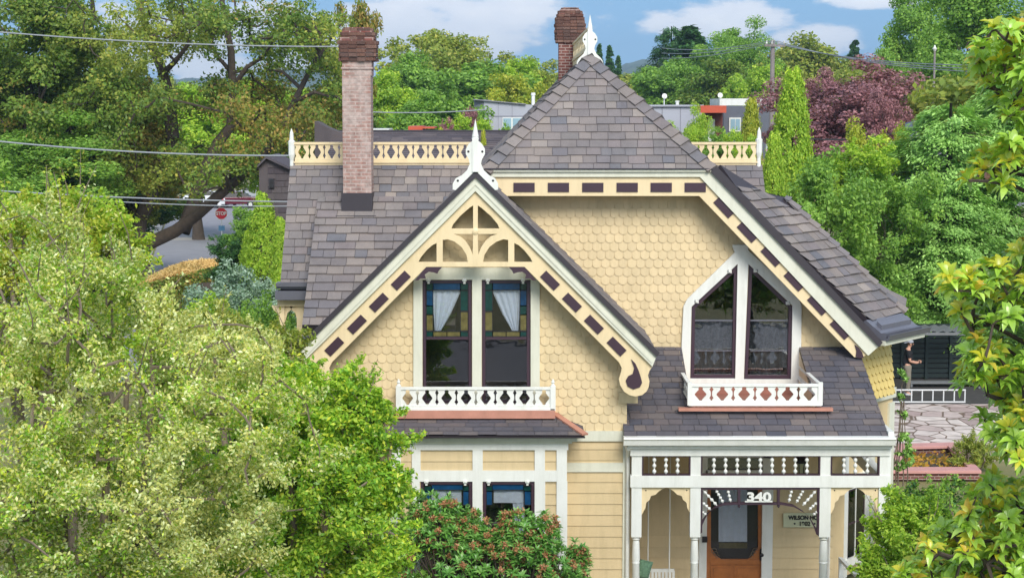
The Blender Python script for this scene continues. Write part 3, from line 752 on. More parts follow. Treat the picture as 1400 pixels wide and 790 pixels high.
W0 = V((6.45, 33.33, 0)); zt = S0.z-.12; zb = W(1206, 551, 33.5).z
t1 = 1.62
wp = [V((W0.x, W0.y, zb)) , V((W0.x, W0.y, zb))+d3*t1, V((W0.x, W0.y, zt))+d3*t1 - m3*.12, V((W0.x, W0.y, zt)) - m3*.12]
wp = [wp[0], wp[1], wp[2], wp[3]]
shingles(wp, M['yellow'], 'angled_wall_shingles', house, kind='scale', expo=.152, w=.158, th=.03, slab=.1, slabmat=M['yellow'], seed=51)
L0 = V((6.03, YW, 0))
def bx(s0, s1, z0, z1, o0, o1, base=L0):
    P = [V((base.x,base.y,0))+d3*s0+m3*o1, V((base.x,base.y,0))+d3*s0+m3*o0, V((base.x,base.y,0))+d3*s1+m3*o0, V((base.x,base.y,0))+d3*s1+m3*o1]
    mb.prism([V((p.x,p.y,z0)) for p in P], (0,0,z1-z0))
mb = MB(); bx(.9, 2.62, zb-.22, zb-.02, 0, .07); bx(2.38, 2.6, .1, zb-.32, 0, .05); bx(1.62,1.8,.1,zb-.32,0,.05)
sub('angled_wall_trim', mb, 'mint')
# lower bay window under the porch, facing front-right
mb = MB(); 
mb.prism([V((L0.x,L0.y,.2)), V((L0.x,L0.y,zb)), V((L0.x,L0.y,zb))+d3*2.6, V((L0.x,L0.y,.2))+d3*2.6], -m3*.1); sub('porch_side_wall', mb, 'siding')
mb = MB(); zA, zB = W(0, 668, 34.2).z, .55
bx(-.02, .2, .2, 3.3, 0, .05, L0); bx(.5, .68, .2, 3.3, 0, .07, L0); bx(1.38, 1.55, .2, 3.3, 0, .07, L0); bx(1.0, 1.03, zB, zA, .03, .06, L0); bx(.5, 1.5, zA, zA+.25, 0, .08, L0); bx(.5, 1.5, zB-.15, zB, 0, .1, L0)
sub('window_casing', mb, 'white')
mb = MB(); bx(.68, 1.38, zB, zA, 0, .02, L0); wd = sub('porch_side_window', mb, 'room')
mb = MB(); bx(.70, 1.36, zB+.02, zA-.02, .05, .055, L0); sub('glass_pane', mb, 'glass', wd)
mb = MB(); bx(.68, .72, zB, zA, .02, .06, L0); bx(1.34, 1.38, zB, zA, .02, .06, L0); bx(.72, 1.34, (zA+zB)/2-.02, (zA+zB)/2+.02, .02, .06, L0); bx(.72,1.34,zA-.04,zA,.02,.06,L0); sub('sash_frame', mb, 'purple', wd)
# --- left side porch under the main eave
mb = MB()
def eave(mb, x0, x1, Y, y0, y1):
    boxpx(mb, x0, x1, y0, y0+5, Y-.12, .3); boxpx(mb, x0+1, x1-1, y0+5, y0+8, Y-.06, .3); boxpx(mb, x0-1, x1-.5, y1-12, y1, Y-.16, .32)
eave(mb, 377, 422, EL.y+.0, 387, 410); sub('eave_gutter', mb, 'gutter')
mb = MB(); boxpx(mb, 379, 432, 410.5, 418.5, 32.95, .2); a = W(379, 415, 33); mb.box(a.x, a.x+.18, 33.2, 36, a.z-.05, a.z+.05); sub('side_porch_beam', mb, 'cream')
for a, b in ((382.5, 389), (405.5, 415)):
    mb = MB(); p = W(a, 418, 33.0); p2_ = W(b, 418, 33.0); mb.box(p.x, p2_.x, 33.0, 33.12, 0, p.z); 
    c = (p.x+p2_.x)/2; z = p.z
    for s in (-1, 1):
        mb.prism([V((c+s*.05, 33.02, z)), V((c+s*.2, 33.02, z)), V((c+s*.16, 33.02, z-.08)), V((c+s*.09, 33.02, z-.14)), V((c+s*.05, 33.02, z-.3))], (0,.05,0))
    sub('side_porch_post', mb, 'cream')
# ================================================================== FRONT PORCH (part of the house)
YPP = 30.72
mb = MB()                                  # gutter: ogee profile run along X
def runx(mb, x0, x1, prof): mb.prism([V((x0, y, z)) for y, z in prof], (x1-x0, 0, 0)); return mb
ga = W(853, 598, 30.45); gb = W(1225, 611, 30.45)
zg1, zg0 = ga.z, gb.z
runx(mb, ga.x, gb.x, [(30.62,zg1),(30.45,zg1),(30.44,zg1-.03),(30.47,zg1-.05),(30.50,zg0+.02),(30.56,zg0),(30.62,zg0)])
mb.box(gb.x-.1, gb.x, 30.62, YW-.2, pz(31)-.2, pz(31)-.06)
sub('porch_gutter', mb, 'white')
mb = MB(); boxpx(mb, 862, 1217, 611, 623, YPP-.03, .2); boxpx(mb, 862, 1217, 650, 666, YPP-.02, .16); boxpx(mb, 858, 1220, 609.5, 613, YPP-.1, .2)
x = W(1210, 640, YPP).x
za, zb_, zc_, zd_ = [W(0, k, YPP).z for k in (611, 623, 650, 666)]
mb.box(x-.08, x+.08, YPP+.1, YW, zb_, za); mb.box(x-.08, x+.08, YPP+.1, YW, zd_, zc_)
x = W(870, 640, YPP).x; mb.box(x-.08, x+.06, YPP+.1, YF+.0, zd_, za)
sub('porch_beam', mb, 'white')
mb = MB(); mb.box(XPL, XPR-.1, YPP+.17, YW, pz(YPP)-.14, pz(YPP)-.12); sub('porch_ceiling', mb, 'porchceil')
mb = MB(); mb.box(XPL+.0, XPR+.1, YPP-.2, YW, .0, .26); mb.box(XPL+.9, XPR-1.6, YPP-.5, YPP-.2, 0, .13); sub('porch_floor', mb, 'concrete')
def post(x0, x1):
    a = W(x0, 611, YPP); b = W(x1, 734, YPP); w = (b.x-a.x)/2; c = (a.x+b.x)/2; y = YPP+w
    mb = MB(); mb.box(a.x, b.x, YPP, YPP+2*w, b.z, za); 
    L = b.z-.9
    prof = [(0,w*.9),(.03,w*.6),(.05,w*.85),(.08,w*.6),(.12,w*.68),(.45,w*.82),(.5,w*.7),(.52,w*.8),(.54,w*.7),(.9,w*.78),(.93,w*.6),(.95,w*.9),(.98,w*.65),(1,w*.95)]
    mb.lathe((c, y, b.z), (c, y, .9), prof, 16)
    mb.box(a.x, b.x, YPP, YPP+2*w, .26, .9)
    return sub('porch_post', mb, 'white', smooth=True)
for a, b in ((864,877),(944.5,957.5),(1122,1135),(1203,1216)): post(a, b)
def beads(mb, p0, p1, n, r):
    prof = [(0, r*.5)]
    for i in range(n):
        c = (i+.5)/n; h = .5/n
        prof += [(c-h*.85, r*.35), (c-h*.35, r*.95), (c, r*1.1), (c+h*.35, r*.95), (c+h*.85, r*.35)]
    prof.append((1, r*.5)); mb.lathe(p0, p1, prof, 10); return mb
for (x0, x1, sp_) in ((878,944,(894.5,910.4,926.3)), (958.5,1121.5,[976+15.9*i for i in range(9)]), (1136,1202.5,(1153.7,1169.4,1185.8))):
    mb = MB()
    for a, b, c, d in ((x0,x1,622.5,624.3),(x0,x1,648.2,650),(x0,x0+1.6,624.3,648.2),(x1-1.6,x1,624.3,648.2)): boxpx(mb, a, b, c, d, YPP-.01, .1)
    fr = sub('spindle_frieze', mb, 'purple')
    for s in sp_:
        p0 = W(s, 624.5, YPP+.04); p1 = W(s, 648, YPP+.04); m2 = MB(); beads(m2, p0, p1, 3, .034); m2.build('spindle', M['white'], fr, smooth=True)
hf = [(75,272),(210,272),(188,284),(168,297),(152,315),(127,322),(119,345),(101,360),(97,390),(75,432)]
def br_px(x, y): return (860+x*.2405, 600+y*.2405)
for x0, x1 in ((877,945),(1135,1203)):
    for sg in (1, -1):
        P = [br_px(x, y) for x, y in hf]; c0 = br_px(75, 0)[0]; c1 = br_px(210, 0)[0]
        P = [(x0+(x-c0)/(c1-c0)*(x1-x0)/2, y) for x, y in P]
        if sg < 0: P = [(x0+x1-x, y) for x, y in P]
        mb = MB(); strip(mb, P, YPP+.04, .04); sub('scalloped_bracket', mb, 'cream')
        m2 = MB(); p = W(*( (x0+6, 670) if sg > 0 else (x1-6, 670)), YPP+.035); m2.lathe(p, p+V((0,.01,0)), [(0,.012),(1,.012)], 8); sub('round_hole', m2, 'lead')
# centre arch
def ap(x, y): return (940+x*.1898, 640+y*.1898)
arc = [(97,470),(108,405),(128,360),(155,318),(200,275),(260,250),(340,245),(500,245),(680,247),(760,262),(830,305),(880,362),(912,425),(930,478)]
mb = MB(); up = [ap(x, y) for x, y in arc]
N = len(up); off = []
for i in range(N):
    a = up[max(0,i-1)]; b = up[min(N-1,i+1)]; dx, dy = b[0]-a[0], b[1]-a[1]; l = math.hypot(dx, dy); off.append((up[i][0]-dy/l*-3.2*-1*-1, up[i][1]+dx/l*3.2))
for i in range(N-1): strip(mb, [up[i], up[i+1], off[i+1], off[i]], YPP+.01, .07)
for a, b, c, d in ((957.5,1120.5,666.5,669),(957.5,960,669,728),(1118,1120.5,669,729)): boxpx(mb, a, b, c, d, YPP+.005, .08)
for xx in (1010.5, 1064.5):
    boxpx(mb, xx-1.5, xx+1.5, 669, 690, YPP, .09); p = W(xx, 690, YPP+.04); mb.lathe(p, p-V((0,0,.05)), [(0,.02),(.4,.03),(1,.004)], 8)
ar = sub('entry_arch', mb, 'purple')
for (a, b) in (((115,160),(210,265)),((205,155),(256,245)),((290,155),(310,240)),((108,245),(165,297)),((104,310),(135,335))):
    for m_ in (0, 1):
        A, B_ = (a, b) if not m_ else ((1040-a[0], a[1]), (1040-b[0], b[1]))
        p0 = W(*ap(*A), YPP+.045); p1 = W(*ap(*B_), YPP+.045); n = 4 if (p1-p0).length > .25 else (3 if (p1-p0).length > .18 else 2)
        m2 = MB(); beads(m2, p0, p1, n, .028); m2.build('spindle', M['white'], ar, smooth=True)
def text(name, s, c, h, mat, parent, Y, squeeze=1.0, bold=.0, ex=.008, align='CENTER'):
    cu = bpy.data.curves.new('t', 'FONT'); cu.body = s; cu.size = h; cu.extrude = ex; cu.offset = bold; cu.align_x = align; cu.align_y = 'CENTER'
    ob = bpy.data.objects.new('t', cu); me = bpy.data.meshes.new_from_object(ob); bpy.data.objects.remove(ob)
    mb = MB(); mb.add([(c[0]+v.co.x*squeeze, Y-v.co.z, c[1]+v.co.y) for v in me.vertices], [tuple(p.vertices) for p in me.polygons]); bpy.data.meshes.remove(me)
    return mb.build(name, M[mat], parent, fixn=False)
c = XZ(1037.5, 679.5, YPP-.02)
text('house_number', '340', c, .215, 'white', ar, YPP-.015, 1.32, .008, .012)
mb = MB(); boxpx(mb, 1018.5, 1056, 684.4, 686.2, YPP-.02, .02); sub('number_underline', mb, 'white', ar)
# door
fr = MB(); Yd = YW+.02
for a, b, c_, d_ in ((957,965,626,860),(1043.4,1054.5,622,860),(957,1054.5,618,626),(965,1043.4,642.5,650)): boxpx(fr, a, b, c_, d_, YW-.07, .1)
sub('door_casing', fr, 'white')
mb = MB(); mb.flat(q([(965,650),(1043.4,650),(1043.4,803),(965,803)], Yd), [q([(972,660),(1036.5,660),(1036.5,748),(1028,760),(1022,764),(986,764),(980,760),(972,748)], Yd)], Yd, .06, .004)
for a, b in ((971.5,998),(1004,1037)): boxpx(mb, a, b, 772.5, 797, Yd-.015, .02); boxpx(mb, a+4, b-4, 776, 793, Yd-.03, .02)
boxpx(mb, 971, 1037.5, 765, 770.5, Yd-.02, .03)
dr = sub('front_door', mb, 'wood')
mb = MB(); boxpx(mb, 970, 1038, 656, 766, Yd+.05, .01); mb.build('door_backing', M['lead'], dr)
mb = drape([(982.5,656),(982.5,740)], [(1021.5,656),(1021.5,740)], Yd+.04, waves=5, amp=.008); mb.build('lace_curtain', M['curtain'], dr)
mb = MB(); boxpx(mb, 983, 1021.5, 741.5, 749, Yd+.03, .01); mb.build('amber_glass', M['stain_amber'], dr)
mb = MB(); boxpx(mb, 972, 1036.5, 658, 764, Yd+.02, .004); mb.build('glass_pane', M['glassd'], dr)
for sgx in (0, 1):
    for i in range(3):
        cx_, cy_ = (976+i*2.5, 752+i*4) if not sgx else (1032.5-i*2.5, 752+i*4); p = W(cx_, cy_, Yd-.01); r_ = .05-.008*i
        m2 = MB(); m2.tube([V((p.x+r_*math.cos(t_), p.y, p.z+r_*math.sin(t_))) for t_ in [k*6.28/10 for k in range(9)]], .007, 5); m2.build('scroll_ornament', M['barkp'], dr)
mb = MB(); p = W(1041, 757, Yd-.03); mb.box(p.x-.03, p.x+.03, p.y-.02, p.y+.03, p.z-.12, p.z+.1); mb.lathe(p+V((0,-.09,0)), p, [(0,.01),(.1,.035),(.5,.035),(.7,.015),(1,.02)], 10); mb.build('door_handle', M['lead'], dr)
mb = MB(); p = W(963.5, 737, YW-.08); mb.box(p.x-.05, p.x+.05, p.y-.03, p.y+.02, p.z-.05, p.z+.06); sub('doorbell', mb, 'lead')
mb = MB(); boxpx(mb, 967, 1042, 627, 642.5, YW+.03, .02); tr_ = sub('transom_window', mb, 'lead'); mb = MB(); boxpx(mb, 967, 1042, 627, 642.5, YW+.01, .004); mb.build('glass_pane', M['glass'], tr_)
# downspout at the porch corner
mb = MB(); p = W(859, 612, 30.8); mb.tube([p+V((.0,-.1,.05)), p+V((0,-.02,-.06)), p+V((0,.12,-.18)), V((p.x,p.y+.13,.1))], .04, 10); mb.tube([V((p.x-.005,p.y-.1,p.z+.06)), V((p.x,p.y-.1,p.z-.02))], [.07,.05], 10); sub('downspout', mb, 'white', smooth=True)
# ------------------------------------------------------------------ things on the porch
sg_ = empty('name_sign', W(1103, 711, YW-.05), 'pale green name board with dark lettering on the porch wall right of the front door', 'sign')
mb = MB(); boxpx(mb, 1071, 1136, 701, 720.5, YW-.06, .03); mb.build('board', M['signboard'], sg_, bevel=.006)
text('lettering', 'WILSON HOUSE', XZ(1104, 707.3, YW-.06), .11, 'lead', sg_, YW-.068, .9, .005, .004)
text('lettering', '•  1902  •', XZ(1100, 715.6, YW-.06), .11, 'lead', sg_, YW-.068, 1.0, .004, .004)
sw = empty('porch_swing', W(905, 786, 32.3), 'white slatted porch swing hanging by ropes behind the left porch post', 'swing')
mb = MB(); a = W(886, 783, 32.3); b = W(924, 783, 32.3); zt_ = a.z
mb.box(a.x, b.x, 32.6, 32.64, zt_-.06, zt_); mb.box(a.x, b.x, 32.6, 32.64, zt_-.5, zt_-.44)
k = a.x+.02
while k < b.x: mb.box(k, k+.045, 32.605, 32.63, zt_-.46, zt_-.04); k += .065
mb.build('backrest', M['white'], sw)
mb = MB(); mb.box(a.x, b.x, 32.1, 32.62, zt_-.56, zt_-.5); mb.build('seat', M['white'], sw)
for X in (a.x, b.x):
    mb = MB(); mb.box(X-.02, X+.02, 32.1, 32.6, zt_-.28, zt_-.24); mb.box(X-.02, X+.02, 32.1, 32.14, zt_-.5, zt_-.28); mb.build('armrest', M['white'], sw)
    mb = MB(); X2 = X if X == a.x else W(915, 780, 32.35).x
    mb.tube([V((X2, 32.35, zt_-.24)), V((X2, 32.35, pz(YPP)-.14))], .012, 6); mb.build('rope', M['white'], sw)
cu_ = MB(); p = W(881, 780, 32.2)
vs = []; nn = 12
for j in range(nn+1):
    for i in range(nn+1):
        u, v = i/nn*2-1, j/nn*2-1; th_ = .07*(1-u**4)*(1-v**4)
        vs.append((u, v, th_))
for sgn in (1, -1):
    cu_.add([(p.x+.12*u+.05*v, p.y+.1-sgn*t_, p.z+.0+.17*v-.03*u) for u, v, t_ in vs], [(j*(nn+1)+i, j*(nn+1)+i+1, (j+1)*(nn+1)+i+1, (j+1)*(nn+1)+i) for j in range(nn) for i in range(nn)])
tag(cu_.build('cushion', M['cushion'], None, smooth=True), 'green and white patterned cushion propped at the left end of the porch swing', 'cushion')
lt = empty('porch_lantern', W(1095, 625, 32.3), 'black hanging lantern with pale glass under the porch ceiling', 'lantern')
p = W(1095, 632, 32.3); mb = MB(); mb.lathe(p+V((0,0,.12)), p+V((0,0,.0)), [(0,.02),(.2,.09),(.5,.13),(1,.12)], 14); mb.tube([p+V((0,0,.1)), V((p.x,p.y,pz(YPP)-.14))], .012, 6)
for k in range(6):
    t_ = k*math.pi/3; mb.bar(p+V((.1*math.cos(t_),.1*math.sin(t_),0)), p+V((.07*math.cos(t_),.07*math.sin(t_),-.24)), .012, .012)
mb.lathe(p+V((0,0,-.23)), p+V((0,0,-.28)), [(0,.08),(.5,.05),(1,.01)], 12); mb.build('cage', M['lead'], lt)
mb = MB(); mb.lathe(p, p+V((0,0,-.23)), [(0,.085),(1,.06)], 12); mb.build('lamp_glass', M['signboard'], lt)
hr = empty('stair_handrail', W(1165, 790, 31.6), 'white wooden handrail at the right-hand porch steps', 'railing')
for (a, b, ya, yb) in (((1148.6,763),(1178,793),32.6,31.4),((1167,782),(1196,756),31.6,33.0)):
    m2 = MB(); m2.bar(W(*a, ya), W(*b, yb), .07, .06); m2.build('rail', M['white'], hr)
for (a, Y_) in (((1150,764),32.6),((1177,792),31.4),((1195,757),33.0)):
    p = W(*a, Y_); m2 = MB(); m2.box(p.x-.04, p.x+.04, p.y-.04, p.y+.04, .2, p.z-.02); m2.build('post', M['white'], hr)
# ================================================================== FOLIAGE TOOLS
def unit(a): return a/np.maximum(np.linalg.norm(a, axis=1, keepdims=True), 1e-6)
def fastmesh(name, co, k, mats, idx=None):
    n = len(co)//k; me = bpy.data.meshes.new(name)
    me.vertices.add(n*k); me.vertices.foreach_set('co', co.astype(np.float32).ravel())
    me.loops.add(n*k); me.loops.foreach_set('vertex_index', np.arange(n*k, dtype=np.int32))
    me.polygons.add(n); me.polygons.foreach_set('loop_start', np.arange(0, n*k, k, dtype=np.int32))
    if idx is not None: me.polygons.foreach_set('material_index', idx.astype(np.int32))
    me.update(calc_edges=True)
    for m in (mats if isinstance(mats, (list, tuple)) else [mats]): me.materials.append(m)
    return me
def leaf_quads(rg, P, Nn, L, asp=.5, T=None, fold=.18):
    n = len(P); Nn = unit(Nn)
    if T is None: T = rg.normal(size=(n, 3))
    T = unit(T - Nn*np.sum(T*Nn, axis=1, keepdims=True)); Bv = np.cross(Nn, T)
    l = (L*rg.uniform(.45, 1.0, (n, 1))**.8*1.5)/2; w = l*asp
    co = np.empty((n, 4, 3)); dn = Nn*l*fold*2
    co[:,0] = P - T*l; co[:,1] = P + Bv*w - dn*.0 + T*l*.1; co[:,2] = P + T*l - dn; co[:,3] = P - Bv*w + T*l*.1
    return co.reshape(-1, 3)
def clump_leaves(rg, C, Rr, n, up=.5, flat=.75, shell=.5, center=None, outw=.5, rnd_=.7, spray=0):
    """n leaves spread over clumps C (k,3) with radii Rr (k)"""
    w = Rr**2; k = rg.choice(len(C), n, p=w/w.sum())
    d = unit(rg.normal(size=(n, 3))); u = rg.uniform(0, 1, (n, 1))**(shell)
    off = d*u*Rr[k][:, None]; off[:, 2] *= flat
    if spray:
        ax = unit(rg.normal(size=(len(C), 3))*np.array([1,1,.6])+unit(C-(center if center is not None else C.mean(0)))*1.1)[k]
        t = rg.uniform(-.9, 1.5, (n, 1)); o2 = ax*t*Rr[k][:, None] + rg.normal(size=(n, 3))*Rr[k][:, None]*(.26-.1*t)
        off = np.where(rg.uniform(size=(n, 1)) < spray, o2, off)
    P = C[k] + off
    out = unit(P - (center if center is not None else C.mean(0)))
    Nn = d*.5 + out*outw + np.array([0, 0, up]) + rg.normal(size=(n, 3))*rnd_
    return P, Nn
def blob_clumps(rg, lobes, n, rmin, rmax, surf=.55):
    """lobes: list of (cx,cy,cz,rx,ry,rz)"""
    lo = np.array(lobes, float); vol = lo[:,3]*lo[:,4]*lo[:,5]; vol = vol**.75
    k = rg.choice(len(lo), n, p=vol/vol.sum()); d = unit(rg.normal(size=(n, 3)))
    u = rg.uniform(surf, 1, (n, 1))**.8
    return lo[k,:3] + d*u*lo[k,3:6], rg.uniform(rmin, rmax, n)
def limbs(mb, base, r0, top, targets, rg, bend=.12, rt=.02, n=6, trunkpts=5, lean=None):
    base = V(base); top = V(top); pts = []
    for i in range(trunkpts+1):
        t = i/trunkpts; p = base.lerp(top, t); j = bend*(top-base).length*.12
        pts.append(p + V((rg.normal()*j, rg.normal()*j, 0)) if 0 < i else p)
    mb.tube(pts, [r0*(1.25 if i == 0 else 1-.75*i/trunkpts) for i in range(trunkpts+1)], 9)
    for t in targets:
        t = V(t); f = min(.95, max(.25, (t.z-base.z)/max(.1, top.z-base.z)*.62)); 
        i = min(trunkpts-1, int(f*trunkpts)); s = pts[i].lerp(pts[i+1], f*trunkpts-i)
        rr = r0*(1-.75*f)*.42; L = (t-s).length
        m1 = s.lerp(t, .4) + V((rg.normal()*L*bend, rg.normal()*L*bend, L*.06)); m2_ = s.lerp(t, .72) + V((rg.normal()*L*bend*.7, rg.normal()*L*bend*.7, L*.09))
        mb.tube([s, m1, m2_, t], [rr, rr*.65, rr*.4, rt*.5], n, cap=False)
LEAF = {
 'oak': leafmat('leaf_dark_green', [(101,126,54),(122,154,64),(93,114,58),(158,173,76),(136,147,68),(111,142,61)], trans=.3),
 'olive': leafmat('leaf_olive_green', [(151,163,75),(176,185,84),(130,149,66),(201,192,96),(140,159,77)], trans=.35),
 'lime': leafmat('leaf_lime_green', [(157,190,67),(191,215,83),(132,172,62),(218,229,97),(167,199,76)], trans=.4),
 'mid': leafmat('leaf_mid_green', [(123,164,74),(150,188,83),(109,145,71),(173,206,95),(135,170,81)], trans=.35),
 'deep': leafmat('leaf_deep_green', [(60,100,54),(77,119,62),(52,86,52),(92,132,69)], trans=.2),
 'yellowg': leafmat('leaf_yellow_green', [(175,182,62),(206,204,84),(154,170,58),(223,214,101),(134,161,55)], trans=.4),
 'plum': leafmat('leaf_purple', [(161,112,125),(180,122,135),(122,85,98),(208,152,160),(157,113,128)], trans=.25),
 'rust': leafmat('leaf_rusty_green', [(140,148,67),(183,152,83),(119,134,62),(202,163,100),(123,142,65)], trans=.35),
 'cedar': leafmat('leaf_blue_green', [(141,183,95),(170,209,118),(121,160,77),(195,232,138)], trans=.25),
 'spruce': leafmat('leaf_grey_blue', [(154,175,158),(175,194,178),(130,154,137),(134,163,132)], trans=.15),
 'pale': leafmat('leaf_pale_mixed', [(210,210,136),(248,242,175),(164,182,105),(255,255,213),(193,198,117),(232,218,136),(148,165,93)], trans=.35, gloss=.5, rough=.35),
 'fresh': leafmat('leaf_fresh_mixed', [(134,182,62),(174,214,73),(110,155,55),(216,233,90),(152,199,67),(255,248,96),(126,172,62)], trans=.4, gloss=.5, rough=.35),
 'magn': leafmat('leaf_large_glossy', [(145,182,68),(169,207,81),(129,163,66),(194,222,111),(153,190,73),(180,213,78)], trans=.25, gloss=.7, rough=.28),
 'magy': leafmat('leaf_large_golden', [(206,197,57),(227,220,89),(180,186,59),(170,197,67),(219,186,77)], trans=.35, gloss=.6, rough=.3),
 'rhod': leafmat('leaf_narrow_glossy', [(101,154,67),(125,178,84),(84,132,60),(163,202,115),(110,163,72)], trans=.25, gloss=.6, rough=.3),
 'redseed': leafmat('seed_head_red_brown', [(187,125,92),(211,152,112),(161,106,80),(197,142,107)], trans=.15),
 'amber': leafmat('leaf_amber_tip', [(218,158,72),(180,156,60),(235,180,96)], trans=.35),
 'dry': leafmat('dry_straw', [(235,197,134),(255,221,161),(211,170,113),(245,206,144)], trans=.2),
}
# ------------------------------------------------------------------ tree prototypes (nominal 10 m tall, 6 m wide)
def grow(mb, pts, nodes, r0, r1, rg, n=5, sag=.0):
    """join every point to the nearest wood already grown, nearest points first"""
    P = np.array([tuple(p) for p in pts]); N = [tuple(q) for q in nodes]
    d0 = np.min(np.linalg.norm(P[:,None]-np.array(N)[None], axis=2), axis=1); dm = max(d0.max(), .01)
    for i in np.argsort(d0):
        A = np.array(N); j = np.argmin(np.linalg.norm(A-P[i], axis=1)); a = V(A[j]); b = V(P[i]); L = (b-a).length
        if L < .02: continue
        ra = r0+(r1-r0)*min(1, d0[i]/dm); m_ = a.lerp(b, .5)+V((rg.normal()*.07*L, rg.normal()*.07*L, rg.normal()*.05*L-sag*L))
        mb.tube([a, m_, b], [ra*1.15, ra, ra*.8], n, cap=False); N.append(tuple(m_)); N.append(tuple(b))
def proto_round(rg, airy=0, n=26000, leaf=.17, low=2.2):
    lobes = [(rg.normal()*.9, rg.normal()*.9, rg.uniform(low+1.2, 8.4), rg.uniform(.9,1.6), rg.uniform(.9,1.6), rg.uniform(.8,1.5)) for _ in range(12)]
    lobes.append((0, 0, 5.6, 2.3, 2.3, 2.8))
    C, Rr = blob_clumps(rg, lobes, 150 if not airy else 110, .35, .75 if not airy else .6, .5)
    C[:,2] = np.clip(C[:,2], low, 9.6)
    P, Nn = clump_leaves(rg, C, Rr, n, center=np.array([0,0,5.]), shell=.45)
    crown = fastmesh('crown', leaf_quads(rg, P, Nn, leaf, .6), 4, LEAF['mid'])
    mb = MB(); limbs(mb, (0,0,0), .22, (0,0,6.5), C[rg.choice(len(C), 26, replace=False)], rg)
    return crown, mb
def proto_conifer(rg, n=24000, leaf=.2, w=1.9, droop=.25, tiers=34):
    P = []; N_ = []; T_ = []
    mb = MB(); mb.tube([(0,0,0),(0,0,5),(0,0,9.8)], [.2,.12,.02], 8)
    for i in range(tiers):
        z = .9 + 9.0*(i/tiers)**.95; Rm = w*(1-(z/10.1))**.75*rg.uniform(.75, 1.15)+.12; nb_ = 6 if i < tiers-5 else 4
        for b in range(nb_):
            a = rg.uniform(0, 6.28); L = Rm*rg.uniform(.7, 1.15); m = int(n/tiers/nb_*(.4+1.2*Rm/w)); 
            t = rg.uniform(.15, 1, m)**.8; sp_ = .26*L*(1-t*.6)+.06
            x = t*L; y = rg.normal(size=m)*sp_*.8; zz_ = z + .25*L*t - droop*2*L*t*t + rg.normal(size=m)*.07 - np.abs(y)*.3
            ca, sa = math.cos(a), math.sin(a)
            P.append(np.stack([x*ca-y*sa, x*sa+y*ca, zz_], 1)); N_.append(np.tile([0,0,1.], (m,1)) + rg.normal(size=(m,3))*.45 + np.array([ca,sa,0])*.35); T_.append(np.tile([ca, sa, -.2], (m,1)) + rg.normal(size=(m,3))*.5)
            if i % 2 == 0: mb.tube([(0,0,z),(L*.5*ca, L*.5*sa, z+.06*L),(L*.9*ca, L*.9*sa, z-.1*L)], [.035,.02,.006], 5, cap=False)
    P = np.concatenate(P); N_ = np.concatenate(N_); T_ = np.concatenate(T_)
    return fastmesh('crown', leaf_quads(rg, P, N_, leaf, .42, T_), 4, LEAF['deep']), mb
def proto_flame(rg, n=42000, leaf=.10, w=.86):          # arborvitae: dense upright sprays
    k = 420; z = 9.6*rg.uniform(.0, 1, k)**.8; a = rg.uniform(0, 6.28, k)
    prof = np.interp(z, [0, 1.5, 4, 7, 9, 10], [.8, 1, 1, .8, .42, .1])*w
    C = np.stack([np.cos(a)*prof*rg.uniform(.75,1.0,k), np.sin(a)*prof*rg.uniform(.75,1.0,k), z], 1)
    w_ = prof+.3; j = rg.choice(k, n, p=w_/w_.sum()); h = rg.uniform(0, 1, n)
    off = rg.normal(size=(n,3))*np.array([.12,.12,.06])*(1-h*.75)[:,None]; off[:,2] += h*.42
    P = C[j] + off - C[j]*np.array([.12,.12,0])*h[:,None]
    out = unit(P*np.array([1,1,0])+1e-6)
    Nn = out*.9 + rg.normal(size=(n,3))*.6; T = np.tile([0,0,1.], (n,1)) + rg.normal(size=(n,3))*.5
    mb = MB(); mb.tube([(0,0,0),(0,0,8)], [.18,.04], 8)
    return fastmesh('crown', leaf_quads(rg, P, Nn, leaf, .45, T), 4, LEAF['yellowg']), mb
def proto_shrub(rg, n=26000, leaf=.15):                  # leafy down to the ground
    lobes = [(rg.normal()*1.3, rg.normal()*1.3, rg.uniform(1.5, 8.2), rg.uniform(.9,1.7), rg.uniform(.9,1.7), rg.uniform(.9,1.9)) for _ in range(13)] + [(0,0,4.4,2.5,2.5,4.2)]
    C, Rr = blob_clumps(rg, lobes, 190, .3, .62, .6); C[:,2] = np.clip(C[:,2], .3, 9.7)
    P, Nn = clump_leaves(rg, C, Rr, n, center=np.array([0,0,4.]), shell=.45, flat=1.0)
    mb = MB(); limbs(mb, (0,0,0), .14, (0,0,6), C[rg.choice(len(C), 30, replace=False)], rg)
    k = 14; sh = C[np.argsort(-C[:,2])[:k]]
    return fastmesh('crown', leaf_quads(rg, P, Nn, leaf, .55), 4, LEAF['mid']), mb
